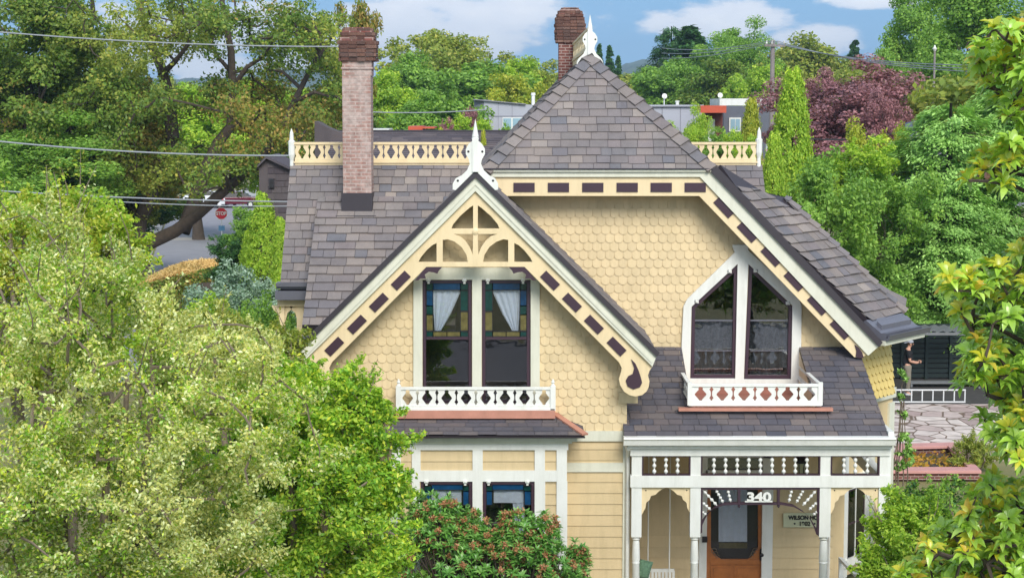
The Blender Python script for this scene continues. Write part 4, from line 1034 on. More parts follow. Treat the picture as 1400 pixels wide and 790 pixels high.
def proto_feather(rg, n=52000, leaf=.12, w=3.0):        # cedar: layered drooping fans
    P = []; N_ = []; T_ = []; mb = MB(); mb.tube([(0,0,0),(0,0,9.6)], [.2,.03], 8)
    fans = 300
    for i in range(fans):
        z = rg.uniform(.6, 9.5); Rm = w*np.interp(z, [0,2,6,9,10], [1,1,.8,.35,.1])*rg.uniform(.5,1.1); a = rg.uniform(0, 6.28); m = n//fans
        t = rg.uniform(.25, 1, m)**.7; side = rg.normal(size=m)*.15*(1.2-t)*Rm+rg.normal(size=m)*.1
        x = t*Rm; zz_ = z + .35*Rm*t - .45*Rm*t*t - np.abs(side)*.45 - rg.exponential(.12, m) + rg.normal(size=m)*.07
        ca, sa = math.cos(a), math.sin(a)
        P.append(np.stack([x*ca-side*sa, x*sa+side*ca, zz_],1)); N_.append(np.tile([ca*.5,sa*.5,1.],(m,1))+rg.normal(size=(m,3))*.4)
        T_.append(np.tile([ca,sa,-.5],(m,1))+rg.normal(size=(m,3))*.4)
        if i % 9 == 0: mb.tube([(0,0,z),(Rm*.5*ca,Rm*.5*sa,z+.1*Rm),(Rm*.9*ca,Rm*.9*sa,z)], [.04,.02,.006], 5, cap=False)
    return fastmesh('crown', leaf_quads(rg, np.concatenate(P), np.concatenate(N_), leaf, .35, np.concatenate(T_)), 4, LEAF['cedar']), mb
def proto_top(rg, n=16000, leaf=.11):                    # slim stems carrying a small crown at the top
    lobes = [(rg.normal()*.5, rg.normal()*.5, rg.uniform(6.6, 9.2), rg.uniform(.5,.9), rg.uniform(.5,.9), rg.uniform(.5,.9)) for _ in range(8)] + [(0,0,7.8,1.1,1.1,1.6)]
    C, Rr = blob_clumps(rg, lobes, 130, .18, .4, .5); P, Nn = clump_leaves(rg, C, Rr, n, center=np.array([0,0,7.5]), shell=.5, spray=.4)
    mb = MB(); limbs(mb, (0,0,0), .1, (0,0,8), C[rg.choice(len(C), 16, replace=False)], rg)
    return fastmesh('crown', leaf_quads(rg, P, Nn, leaf, .55), 4, LEAF['mid']), mb
PROTO = {}; PW = {}; PH = {}
def make_proto(key, fn, seed, **k):
    crown, mb = fn(np.random.default_rng(seed), **k)
    me = bpy.data.meshes.new('trunk'); me.from_pydata(mb.v, [], mb.f); me.materials.append(M['bark'])
    me.polygons.foreach_set('use_smooth', [True]*len(me.polygons))
    a = np.empty(len(crown.vertices)*3); crown.vertices.foreach_get('co', a); a = a.reshape(-1,3)
    hi = a[a[:,2] > np.percentile(a[:,2], 55)] if key not in ('flame',) else a
    PW[key] = float(np.percentile(hi[:,0], 98)-np.percentile(hi[:,0], 2)); PH[key] = float(np.percentile(a[:,2], 99.7)); PROTO[key] = (crown, me)
make_proto('round', proto_round, 1); make_proto('round2', proto_round, 2); make_proto('airy', proto_round, 3, airy=1, n=15000, leaf=.17); make_proto('airy2', proto_round, 14, airy=1, n=12000, leaf=.16)
make_proto('conifer', proto_conifer, 4); make_proto('column', proto_conifer, 5, w=.9, n=12000, leaf=.18, droop=.1)
make_proto('flame', proto_flame, 6); make_proto('top', proto_top, 61); make_proto('top2', proto_top, 62); make_proto('shrub', proto_shrub, 7); make_proto('shrub2', proto_shrub, 8); make_proto('feather', proto_feather, 9)
make_proto('fine', proto_round, 10, airy=0, n=60000, leaf=.10); make_proto('fine2', proto_round, 17, airy=1, n=42000, leaf=.10)
def tree(name, label, cat, proto, leaf, px, ytop, wpx, Y, group=None, rz=None, seed=0, hmin=None, sy=1.0):
    """tree whose top shows at (px, ytop) and whose crown is wpx pixels wide, standing on the ground Y metres away"""
    top = W(px, ytop, Y); wm = wpx*Y/F; h = top.z
    if proto in ('shrub','shrub2','round','round2') and wm/h < .32: proto = 'top' if proto in ('shrub','round') else 'top2'
    o = empty(name, (top.x, Y, 0), label, cat, group)
    o.rotation_euler = (0, 0, rnd.uniform(0, 6.28) if rz is None else rz)
    sx = wm/PW[proto]; o.scale = (sx, sx*sy, h/PH[proto])
    cr, tr = PROTO[proto]
    for nm, me in (('crown', cr), ('trunk', tr)):
        c = bpy.data.objects.new(nm, me); col.objects.link(c); c.parent = o
        if nm == 'crown' and c.material_slots[0].material is not LEAF[leaf]:
            c.material_slots[0].link = 'OBJECT'; c.material_slots[0].material = LEAF[leaf]
    return o
# ================================================================== GROUND, ROADS, HILLS
def noise2(x, y):
    return (math.sin(x*.013+1.3)*math.cos(y*.011+.4)+.5*math.sin(x*.031+2)*math.sin(y*.027)+.25*math.sin(x*.07+y*.05))
m, nt, out = newmat('ground_dry_grass'); n1 = tex(nt, .25, 8); r1 = ramp(nt, [(.3, srgb((96,104,58))), (.5, srgb((130,122,80))), (.7, srgb((84,96,50)))]); nt.links.new(n1.outputs[0], r1.inputs[0])
b = nd(nt, 'ShaderNodeBsdfPrincipled', Roughness=.95); nt.links.new(r1.outputs[0], b.inputs['Base Color']); nt.links.new(b.outputs[0], out.inputs[0]); M['ground'] = m
m, nt, out = newmat('hill_forest'); n1 = tex(nt, .02, 8); r1 = ramp(nt, [(.35, srgb((46,66,44))), (.6, srgb((78,92,58)))]); nt.links.new(n1.outputs[0], r1.inputs[0])
b = nd(nt, 'ShaderNodeBsdfPrincipled', Roughness=.95); nt.links.new(r1.outputs[0], b.inputs['Base Color']); nt.links.new(b.outputs[0], out.inputs[0]); M['hill'] = m
mb = MB(); mb.add([(-4000,-300,0),(4000,-300,0),(4000,5200,0),(-4000,5200,0)], [(0,1,2,3)]); g_ = mb.build('ground', M['ground'], None, loc=(0,0,0)); g_['kind'] = 'structure'
prof = [(-900,128),(-200,112),(300,108),(350,102),(400,93),(440,95),(480,104),(560,112),(680,116),(780,112),(830,100),(855,84),(878,77),(905,83),(935,97),(1000,98),(1060,92),(1100,95),(1180,108),(1500,110),(2300,125)]
HX = [p[0] for p in prof]; HY = [p[1] for p in prof]
rg = np.random.default_rng(5); nx, ny = 300, 16; vs = []
for j in range(ny):
    t = j/(ny-1); Yh = 1700+1500*t
    for i in range(nx):
        px = -900+3200*i/(nx-1); yt = np.interp(px, HX, HY); hz = W(px, yt, 2600).z
        s = math.sin(min(1, t*1.25)*math.pi/2) if t < .8 else 1-(t-.8)*2
        X = (px-700)*Yh/F
        vs.append((X, Yh, max(-1, hz*s*(1+.06*noise2(X, Yh)) + rg.uniform(0, 5)*s - 1)))
mb = MB(); mb.add(vs, [(j*nx+i, j*nx+i+1, (j+1)*nx+i+1, (j+1)*nx+i) for j in range(ny-1) for i in range(nx-1)])
h_ = mb.build('hills', M['hill'], None, loc=(0,0,0), smooth=False); h_['kind'] = 'structure'
def quadstrip(name, pts, z, mat, kind='structure'):
    mb = MB(); mb.add([(x, y, z) for x, y in pts], [tuple(range(len(pts)))]); o = mb.build(name, mat if not isinstance(mat, str) else M[mat], None, fixn=False); 
    if kind: o['kind'] = kind
    return o
# side street running away on the left, cross street, pavement
def sx_(Y): return -14.2-.168*(Y-89)
quadstrip('side_street', [(sx_(60)-4.4, 60), (sx_(60)+4.4, 60), (sx_(166)+4.4, 166), (sx_(166)-4.4, 166)], .008, 'asphalt')
quadstrip('cross_street', [(-90,166),(60,166),(60,176),(-90,176)], .008, 'asphalt')
mb = MB()
for Ya, Yb_ in ((60,164),):
    for s in (-1, 1):
        xa, xb = sx_(Ya)+s*4.5, sx_(Yb_)+s*4.5
        mb.prism([V((xa,Ya,0)), V((xb,Yb_,0)), V((xb+s*1.6,Yb_,0)), V((xa+s*1.6,Ya,0))], (0,0,.13))
mb.box(-90, sx_(166)-6, 163.5, 165.5, 0, .13); mb.box(sx_(166)+6.2, 60, 163.5, 165.5, 0, .13)
k_ = mb.build('pavement', M['concrete'], None); k_['kind'] = 'structure'
quadstrip('crosswalk', [(sx_(126)-4.2,124.5),(sx_(126)+6.5,124.5),(sx_(126)+6.5,127),(sx_(126)-4.2,127)], .014, 'concrete')
# street in front of the house, under and behind the drone (mirrored in the window glass)
quadstrip('front_street', [(-80,-8),(80,-8),(80,5),(-80,5)], .008, 'asphalt')
mb = MB(); mb.box(-80,80,5.0,5.3,0,.14); mb.box(-80,80,-8.4,-8.0,0,.14); mb.box(-80,80,6.8,8.2,0,.14); k_ = mb.build('front_kerb', M['concrete'], None); k_['kind'] = 'structure'
M['darkground'] = paint('dark_yard_ground', (74,70,66), .9, .4, scale=5, bump=.4, bscale=30)  # plain darker ground for the yard beyond the patio
# patio of crazy paving
m, nt, out = newmat('crazy_paving'); tc = nt.nodes.new('ShaderNodeTexCoord'); mp = nt.nodes.new('ShaderNodeMapping'); mp.inputs['Scale'].default_value = (1, .8, 1); nt.links.new(tc.outputs['Object'], mp.inputs[0])
vo = nd(nt, 'ShaderNodeTexVoronoi', Scale=1.65); nt.links.new(mp.outputs[0], vo.inputs['Vector']); ve = nd(nt, 'ShaderNodeTexVoronoi', Scale=1.65, feature='DISTANCE_TO_EDGE'); nt.links.new(mp.outputs[0], ve.inputs['Vector'])
sc = nt.nodes.new('ShaderNodeSeparateColor'); nt.links.new(vo.outputs['Color'], sc.inputs[0])
r1 = ramp(nt, [(0, srgb((168,144,138))), (.35, srgb((206,190,182))), (.7, srgb((222,208,198))), (1, srgb((180,156,150)))]); nt.links.new(sc.outputs[0], r1.inputs[0])
r2 = ramp(nt, [(.02, (0,0,0)), (.05, (1,1,1))]); nt.links.new(ve.outputs[0], r2.inputs[0])
mx = nt.nodes.new('ShaderNodeMix'); mx.data_type = 'RGBA'; nt.links.new(r2.outputs[0], mx.inputs[0]); mx.inputs[6].default_value = srgb((120,100,84)); nt.links.new(r1.outputs[0], mx.inputs[7])
n4 = tex(nt, 3, 6); r4 = ramp(nt, [(.35,(.72,.72,.72)),(.7,(1.05,1.05,1.05))]); nt.links.new(n4.outputs[0], r4.inputs[0])
b = nd(nt, 'ShaderNodeBsdfPrincipled', Roughness=.85); nt.links.new(mulcol(nt, mx.outputs[2], r4.outputs[0]), b.inputs['Base Color'])
bp = nd(nt, 'ShaderNodeBump', Strength=.5, Distance=.03); nt.links.new(r2.outputs[0], bp.inputs['Height']); nt.links.new(bp.outputs[0], b.inputs['Normal']); nt.links.new(b.outputs[0], out.inputs[0]); M['paving'] = m
mb = MB(); mb.box(8.5, 22, 46.5, 55.3, -.05, .05); p_ = mb.build('patio', M['paving'], None, loc=(0,0,0)); p_['kind'] = 'structure'
mb = MB(); mb.box(8.5, 22, 55.31, 61.5, -.05, .045); p_ = mb.build('dark_yard', M['darkground'], None, loc=(0,0,0)); p_['kind'] = 'structure'
# raised bed with pink coping
bed = empty('raised_bed', GR(1275, 625), 'sunken planting bed with pinkish stone coping at the near edge of the stone patio', 'planter')
M['pink'] = paint('pink_coping', (206,152,146), .8, .2, scale=3)
o4 = [GR(1226,606,.3), GR(1304,604,.3), GR(1342,643,.3), GR(1216,643,.3)]; cc_ = sum(o4, V((0,0,0)))/4
i4 = [cc_ + (p-cc_)*.74 for p in o4]
mb = MB()
for k in range(4):
    a, b_, c_, d_ = o4[k], o4[(k+1) % 4], i4[(k+1) % 4], i4[k]; mb.prism([a, b_, c_, d_], (0,0,-.08))
mb.build('coping', M['pink'], bed, bevel=.01)
mb = MB()
for k in range(4):
    a, b_ = [cc_+(p-cc_)*.96 for p in (o4[k], o4[(k+1) % 4])]; c_, d_ = [cc_+(p-cc_)*.80 for p in (o4[(k+1) % 4], o4[k])]; mb.prism([V((p.x,p.y,.05)) for p in (a,b_,c_,d_)], (0,0,.17))
mb.build('bed_wall', M['brick2'], bed)
mb = MB(); mb.prism([V((p.x,p.y,.055)) for p in [cc_+(p-cc_)*.79 for p in o4]], (0,0,.03)); mb.build('soil', M['bark'], bed)
rg = np.random.default_rng(44); k = 260; C = np.stack([cc_.x+rg.uniform(-.7,.8,k), cc_.y+rg.uniform(-1.1,.9,k), rg.uniform(.1,.28,k)],1)
for nm in ('low_plant',):
    me = fastmesh('leaves', leaf_quads(rg, C, rg.normal(size=(k,3))+[0,0,1], .12, .5), 4, LEAF['amber'])
    o = link('low_plants', me, None, None, (0,0,0)); tag(o, 'sparse reddish low plants growing inside the pink-edged bed', 'ground cover', kind='stuff')
# dark green screen wall, pergola slats, bench, ladder
M['screen'] = paint('dark_green_batten', (26,44,42), .6, .3, scale=4, bump=.1)
M['fabric'] = paint('grey_canvas', (120,122,124), .8, .2)
M['alu'] = paint('bare_aluminium', (222,222,222), .45, .1)
scr = empty('screen_fence', (12.9, 60.5, 0), 'dark green batten screen fence behind the man on the patio', 'fence')
mb = MB(); xa, xb = W(1200,500,60.5).x, W(1332,500,60.5).x; ztp = W(1250,448,60.5).z
mb.box(xa, xb, 60.55, 60.6, 0, ztp); mb.build('backing', M['lead'], scr)
mb = MB(); z = .1
while z < ztp: mb.box(xa, xb, 60.49, 60.55, z, z+.13); z += .17
mb.build('batten_panel', M['screen'], scr)
for i in range(5):
    mb = MB(); x = xa+(xb-xa)*i/4; mb.box(x-.05, x+.05, 60.42, 60.49, 0, ztp+.05); mb.build('post', M['screen'], scr)
pg = empty('canvas_shelter', W(1262, 545, 59), 'grey flat canopy of metal slats above the dark green screen', 'canopy')
mb = MB(); zc2 = ztp+.12
for i in range(7):
    x = W(1240+i*13, 450, 59.3).x; mb.obox((x, 59.3, zc2), (1,0,.35), (0,1,0), (-.35,0,1), .15, .7, .012)
mb.build('slat', M['fabric'], pg)
for px in (1244, 1341):
    mb = MB(); x = W(px, 450, 58.4).x; mb.box(x-.03, x+.03, 58.37, 58.43, 0.05, zc2); mb.build('post', M['fabric'], pg)
mb = MB(); mb.box(W(1240,0,58.4).x, W(1345,0,58.4).x, 58.35, 58.4, zc2-.1, zc2-.02); mb.build('beam', M['fabric'], pg)
be = empty('patio_bench', W(1280, 545, 58.9), 'low grey bench standing in front of the dark green screen', 'bench')
xa, xb = W(1252,0,58.9).x, W(1325,0,58.9).x; zb2 = W(1260,521,58.9).z
mb = MB(); mb.box(xa, xb, 58.65, 59.1, zb2-.05, zb2); mb.build('seat', M['fabric'], be, bevel=.01)
for x in (xa+.1, xb-.1):
    for y in (58.7, 59.05): mb = MB(); mb.box(x-.03, x+.03, y-.03, y+.03, .05, zb2-.05); mb.build('leg', M['fabric'], be)
ld = empty('aluminium_ladder', W(1270, 556, 55.6), 'pale aluminium ladder lying on its side edge at the far end of the patio', 'ladder')
x0_, x1_ = W(1222,0,55.6).x, W(1334,0,55.6).x; zl0, zl1 = .05, .47
for z in (zl0, zl1-.04): mb = MB(); mb.box(x0_, x1_, 55.57, 55.62, z, z+.04); mb.build('side_rail', M['alu'], ld)
k = x0_+.15
while k < x1_: mb = MB(); mb.tube([(k,55.595,zl0+.05),(k,55.595,zl1-.05)], .022, 8); mb.build('rung', M['alu'], ld); k += .335
# ================================================================== MAN
def skin(name, verts, edges, rad, mat, parent, root=0, sub_=2, loc=None):
    me = bpy.data.meshes.new(name); me.from_pydata(verts, edges, []); ob = bpy.data.objects.new(name, me); col.objects.link(ob)
    s = ob.modifiers.new('s', 'SKIN'); s.use_smooth_shade = True
    for i, r_ in enumerate(rad):
        sv = me.skin_vertices[0].data[i]; sv.radius = (r_, r_) if not isinstance(r_, tuple) else r_; sv.use_root = (i == root)
    su = ob.modifiers.new('u', 'SUBSURF'); su.levels = sub_; su.render_levels = sub_
    dg = bpy.context.evaluated_depsgraph_get(); m2 = bpy.data.meshes.new_from_object(ob.evaluated_get(dg)); bpy.data.objects.remove(ob)
    m2.materials.clear(); m2.polygons.foreach_set('use_smooth', [True]*len(m2.polygons))
    o = link(name, m2, mat, parent); return o
M['skin'] = paint('skin', (196,148,124), .6, .06); M['tshirt'] = paint('black_cotton', (28,28,32), .9, .2, scale=12); M['khaki'] = paint('khaki_cloth', (128,120,106), .9, .15, scale=10)
M['capc'] = paint('cap_cloth', (150,152,160), .85, .15); M['hair'] = paint('short_brown_hair', (70,52,40), .8, .2); M['shoe'] = paint('light_trainer', (190,190,190), .7, .15)
man = empty('person', W(1238, 545, 57.0), 'man in black t-shirt, khaki trousers and grey cap looking down at a phone', 'person')
man.location = (W(1239.5, 545, 57).x, 57.0, .05); ORG[man.name] = V(man.location)
# body in local metres, facing +X
bv = [(0,0,.95),(0,0,1.12),(.01,0,1.30),(.0,0,1.44),(.03,0,1.53),(.06,0,1.60),(.085,0,1.68),(.07,0,1.74),
      (0,.19,1.41),(.03,.22,1.13),(.27,.12,1.06),(.35,.08,1.07),
      (0,-.19,1.41),(.03,-.23,1.13),(.27,-.10,1.06),(.36,-.04,1.09),
      (.0,.10,.90),(.03,.12,.50),(-.03,.12,.10),(.10,.13,.04),
      (.0,-.10,.90),(.02,-.12,.50),(-.02,-.12,.10),(.11,-.14,.04)]
be_ = [(0,1),(1,2),(2,3),(3,4),(4,5),(5,6),(6,7),(3,8),(8,9),(9,10),(10,11),(3,12),(12,13),(13,14),(14,15),(0,16),(16,17),(17,18),(18,19),(0,20),(20,21),(21,22),(22,23)]
br_ = [(.12,.10),(.12,.10),(.13,.10),(.11,.08),.055,.06,.095,.075,.07,.045,.035,.035,.07,.045,.035,.035,.10,.065,.045,.045,.10,.065,.045,.045]
skin('body', bv, be_, br_, M['skin'], man)
skin('t_shirt', [(0,0,.90),(0,0,1.10),(.01,0,1.30),(0,0,1.45),(0,.20,1.42),(.02,.235,1.22),(0,-.20,1.42),(.02,-.24,1.22)], [(0,1),(1,2),(2,3),(3,4),(4,5),(3,6),(6,7)], [(.17,.15),(.175,.15),(.19,.14),(.12,.1),.09,.075,.09,.075], M['tshirt'], man)
skin('trousers', [(0,0,1.04),(0,0,.90),(.0,.11,.84),(.03,.125,.50),(-.02,.125,.12),(.0,-.11,.84),(.02,-.125,.50),(-.01,-.125,.12)], [(0,1),(1,2),(2,3),(3,4),(1,5),(5,6),(6,7)], [(.165,.15),(.165,.15),.115,.085,.075,.115,.085,.075], M['khaki'], man)
for s in (1, -1): skin('shoe', [(-.08,.125*s,.045),(.04,.13*s,.05),(.16,.135*s,.035)], [(0,1),(1,2)], [.05,.055,.04], M['shoe'], man, sub_=1)
# five fingers on each hand, curled round the phone
for s, c0 in ((1, (.35,.08,1.07)), (-1, (.36,-.04,1.09))):
    fv = []; fe = []; fr_ = []
    for k, L in enumerate((.062,.074,.08,.072)):
        b0 = len(fv); dz = (.03-.02*k); c = V(c0)+V((.03,0,dz))
        fv += [c, c+V((L*.5,-s*.008,.004)), c+V((L*.8,-s*.035,.008))]; fe += [(b0,b0+1),(b0+1,b0+2)]; fr_ += [.011,.0095,.008]
        hnd = skin('finger', [tuple(p) for p in fv[-3:]], [(0,1),(1,2)], [.011,.0095,.008], M['skin'], man, sub_=1)
    c = V(c0)+V((.0,0,.035)); skin('thumb', [tuple(c), tuple(c+V((.03,-s*.015,.02))), tuple(c+V((.055,-s*.025,.012)))], [(0,1),(1,2)], [.013,.011,.009], M['skin'], man, sub_=1)
mo = ORG[man.name]
def man_part(name, mb, mat): mb.v = [(x+mo[0], y+mo[1], z+mo[2]) for x, y, z in mb.v]; return mb.build(name, M[mat], man, smooth=True)
mb = MB(); mb.lathe((.078,0,1.71),(.065,0,1.805), [(0,.108),(.3,.106),(.6,.09),(.85,.055),(1,.005)], 16); mb.obox((-.06,0,1.712), (1,0,.25), (0,1,0), (-.25,0,1), .06, .07, .006); man_part('cap', mb, 'capc')
mb = MB(); mb.lathe((.062,0,1.64),(.07,0,1.72), [(0,.085),(.5,.102),(1,.104)], 16); man_part('hair', mb, 'hair')
mb = MB(); mb.lathe((.165,0,1.665),(.195,0,1.655), [(0,.02),(.6,.014),(1,.004)], 8); man_part('nose', mb, 'skin')
for s in (1, -1):
    mb = MB(); mb.lathe((.165,.035*s,1.69),(.175,.035*s,1.69), [(0,.012),(1,.006)], 8); man_part('eye', mb, 'lead')
    mb = MB(); mb.lathe((.075,.095*s,1.665),(.075,.112*s,1.668), [(0,.03),(1,.018)], 8); man_part('ear', mb, 'skin')
mb = MB(); mb.box(.158,.17,-.022,.022,1.622,1.63); man_part('mouth', mb, 'pink')
ph = MB(); ph.obox((man.location.x+.42, 57.0+.02, man.location.z+1.11), (1,0,.5), (0,1,0), (-.5,0,1), .07, .037, .005)
tag(ph.build('mobile_phone', M['lead'], None, bevel=.003), 'dark mobile phone held in both hands of the man in the cap', 'phone')
# ================================================================== NEIGHBOURING BUILDINGS
M['roofdark'] = islandmat('neighbour_roof_shingle', [(92,84,88),(104,96,98),(84,78,84),(114,104,104)], sscale=40)
M['shake'] = islandmat('dark_shingle_siding', [(88,80,82),(98,90,90),(80,72,76)], sscale=40)
M['panel'] = paint('grey_panel', (170,172,184), .5, .08, scale=.6); M['panel2'] = paint('dark_grey_panel', (98,102,114), .5, .1, scale=.6)
M['panel3'] = paint('side_panel_grey', (132,132,144), .5, .08); M['red'] = paint('red_metal_fascia', (196,84,54), .5, .1); M['rust'] = paint('rusty_red_wall', (112,58,48), .7, .2)
M['blueglass'] = paint('far_window_glass', (150,180,196), .1, .1, bump=0)
nb_ = empty('shingled_house', (-5, 63, 0), 'low grey-shingled house with a long dark roof behind the left-hand ridge railing', 'house')
def NB(name, mb, mat, p=None, **k): return mb.build(name, M[mat], p or nb_, **k)
Yn = 60.0; l = W(432, 182, Yn); r = W(735, 180, Yn+4); zrn = l.z
shingles([W(440, 232, 57.5), V((3.2, 57.5, W(440,232,57.5).z)), V((3.2, Yn+1.5, zrn)), V((l.x+.3, Yn+1.5, zrn))], M['roofdark'], 'roof', nb_, expo=.22, w=.5, seed=61)
mb = MB(); mb.box(l.x+.3, 3.2, Yn+1.45, Yn+1.6, zrn-.02, zrn+.08); NB('ridge_board', mb, 'dark')
mb = MB(); P = [W(x, y, Yn+.5) for x, y in ((430,166),(436,168),(446,174),(458,179),(474,183),(474,215),(430,215))]; mb.prism(P, (0,1.2,0)); NB('flared_gable', mb, 'shake')
mb = MB(); mb.box(W(440,0,57.8).x, 3.0, 58, 66, 0, W(440,232,57.5).z-.05); NB('wall', mb, 'shake')
# left wing with shingled gable wall and a small window
a = W(366, 218, 56); b_ = W(396, 275, 56)
w_ = [W(366,217,56), W(398,232,56), W(398,330,56), W(366,330,56)]; w_[2].z = w_[3].z = .0
shingles([w_[3], w_[2], w_[1], w_[0]], M['shake'], 'shingled_wall', nb_, expo=.2, w=.35, seed=62, slabmat=M['shake'])
mb = MB(); mb.prism([W(364,213,55.8), W(400,231,55.8), W(400,234,55.8), W(364,217,55.8)], (0,3,0)); mb.prism([W(364,213,55.8), W(352,226,55.8), W(352,229,55.8), W(364,217,55.8)], (0,3,0)); NB('wing_roof', mb, 'roofdark')
mb = MB(); P = [W(354,226,56), W(366,217,56), W(366,300,56), W(354,300,56)]; P[2].z = P[3].z = 0; mb.prism(P, (0,2.5,0)); mb.box(a.x, W(398,0,56).x, 56.15, 60, 0, W(398,232,56).z-.1); NB('wall', mb, 'shake')
mb = MB(); boxpx(mb, 367.5, 375, 244, 257, 55.9, .08); wn = NB('window', mb, 'dark'); mb = MB(); boxpx(mb, 368.5, 374, 245, 256, 55.88, .02); NB('glass_pane', mb, 'lead', wn)
sh = empty('red_shed', W(586, 185, 84), 'small flat red-roofed shed behind the long shingled roof', 'shed')
mb = MB(); boxpx(mb, 558, 578, 173, 178, 84, 3); boxpx(mb, 578, 594, 174, 176, 83.6, 3); NB('roof', mb, 'red', sh)
mb = MB(); a = W(559, 178, 84.2); b_ = W(593, 178, 84.2); mb.box(a.x, b_.x, 84.2, 86.5, 0, a.z); NB('wall', mb, 'rust', sh)
mb = MB(); boxpx(mb, 500, 532, 176.5, 178.6, 80, 2.5); a = W(502,178,80.2); mb.box(a.x, W(530,0,80.2).x, 80.2, 82.2, 0, a.z); tag(NB('carport', mb, 'white', None) if False else mb.build('white_carport', M['white'], None), 'low white flat-roofed carport seen just right of the near chimney', 'carport')
# modern flats behind
def flats(name, label, Y): return empty(name, W(700, 200, Y), label, 'building')
f1 = flats('modern_building', 'light grey panelled modern block with a sloping parapet left of the roof peak', 120)
Y = 120; mb = MB()
P = [W(662,136.5,Y), W(719,143,Y), W(760,146,Y), W(760,200,Y), W(662,200,Y)]; P[3].z = P[4].z = 0; mb.prism(P, (0,10,0)); NB('wall', mb, 'panel', f1)
mb = MB(); P = [W(648,136.5,Y+.4), W(662,136.5,Y), W(662,200,Y), W(648,200,Y+.4)]; P[2].z = P[3].z = 0; mb.prism(P, (0,9,0)); NB('side_wall', mb, 'panel3', f1)
mb = MB()
for x in (681, 700): boxpx(mb, x, x+.5, 138.5 if x < 690 else 141, 175, Y-.03, .03)
boxpx(mb, 648, 719, 158.5, 159.3, Y-.04, .04); mb.prism([W(647,135.6,Y-.2), W(719,142,Y-.2), W(719,143.2,Y-.2), W(647,136.8,Y-.2)], (0,.5,0)); NB('panel_joint', mb, 'panel3', f1)
for x0, x1 in ((688,699),(701,716)):
    mb = MB(); boxpx(mb, x0-1, x1+1, 161, 180, Y-.08, .08); w = NB('window', mb, 'white', f1); mb = MB(); boxpx(mb, x0, x1, 162, 179, Y-.1, .03); NB('glass_pane', mb, 'blueglass', w)
f2 = flats('modern_building', 'pale grey block with flat roof and satellite dishes right of the roof peak', 124)
Y = 124; mb = MB(); boxpx(mb, 880, 962, 143.5, 146, Y-.2, 11); a = W(881, 146, Y); mb.box(a.x, W(961,0,Y).x, Y, Y+10, 0, a.z); NB('wall', mb, 'panel', f2)
mb = MB()
for x in (905, 930, 948): boxpx(mb, x, x+.5, 147, 185, Y-.03, .03)
NB('panel_joint', mb, 'panel3', f2)
f3 = flats('modern_building', 'dark grey block with a projecting orange-red fascia and white framed window', 118)
Y = 118; mb = MB(); a = W(990, 145, Y); mb.box(a.x, W(1062,0,Y).x, Y, Y+10, 0, a.z); NB('wall', mb, 'panel2', f3)
mb = MB(); boxpx(mb, 984, 1053, 135, 144.5, Y+3, 6); NB('penthouse', mb, 'white', f3)
mb = MB(); boxpx(mb, 958, 993, 144.5, 154.5, Y-2.5, 2.6); NB('red_fascia', mb, 'red', f3)
mb = MB(); a = W(963, 154.5, Y-.8); mb.box(a.x, W(990,0,Y-.8).x, Y-.8, Y, 0, a.z); NB('entry_wall', mb, 'rust', f3)
mb = MB(); boxpx(mb, 968, 977, 163, 200, Y-.9, .08); NB('door', mb, 'white', f3)
mb = MB(); boxpx(mb, 997, 1013, 161, 180, Y-.1, .1); w = NB('window', mb, 'white', f3); mb = MB(); boxpx(mb, 999, 1005, 163, 178, Y-.13, .03); boxpx(mb, 1006, 1011.5, 163, 178, Y-.13, .03); NB('glass_pane', mb, 'blueglass', w)
def dish(px, py, Y, yb, label):
    c = W(px, py, Y); s = Y/F; e = empty('satellite_dish', W(px, yb, Y), label, 'satellite dish', 'dishes on the flat roofs')
    mb = MB(); mb.lathe(c+V((.02,-.12,.02)), c, [(0,3.6*s),(.6,2.6*s),(1,.5*s)], 16); mb.build('reflector', M['white'], e, smooth=True)
    mb = MB(); mb.tube([c, W(px, yb, Y)], .04, 6); mb.build('mast', M['alu'], e)
    mb = MB(); mb.tube([c+V((0,0,-.1)), c+V((0,-.45,.0))], .02, 5); mb.build('feed_arm', M['alu'], e)
dish(908, 132, 125, 144.5, 'white satellite dish on the pale grey roof just right of the peak'); dish(984, 131, 122, 143, 'white satellite dish standing by the orange-red fascia')
for px, Yv, lb in ((926,126,'short white vent pipe on the pale grey flat roof near the dish'),(697,122,'tall pale vent pipe above the sloping parapet')):
    px_ = px if px != 697 else 729; top = 138 if px != 697 else 127
    mb = MB(); c = W(px_, top, Yv); b_ = W(px_, 146, Yv); mb.lathe(b_, c, [(0,.12),(.8,.12),(.82,.16),(1,.14)], 8); tag(mb.build('vent_pipe', M['white'], None), lb, 'vent pipe')
hs_ = empty('grey_roofed_house', W(1255, 200, 80), 'slate-grey roof of a house glimpsed between the trees on the right', 'house')
mb = MB(); P = [W(1238,168,80), W(1275,160,80), W(1290,200,76), W(1232,200,76)]; mb.prism(P, (0,.2,-.2)); NB('roof', mb, 'gutter', hs_)
mb = MB(); mb.box(W(1240,0,80).x, W(1285,0,80).x, 77, 84, 0, W(1240,198,77).z); NB('wall', mb, 'panel3', hs_)
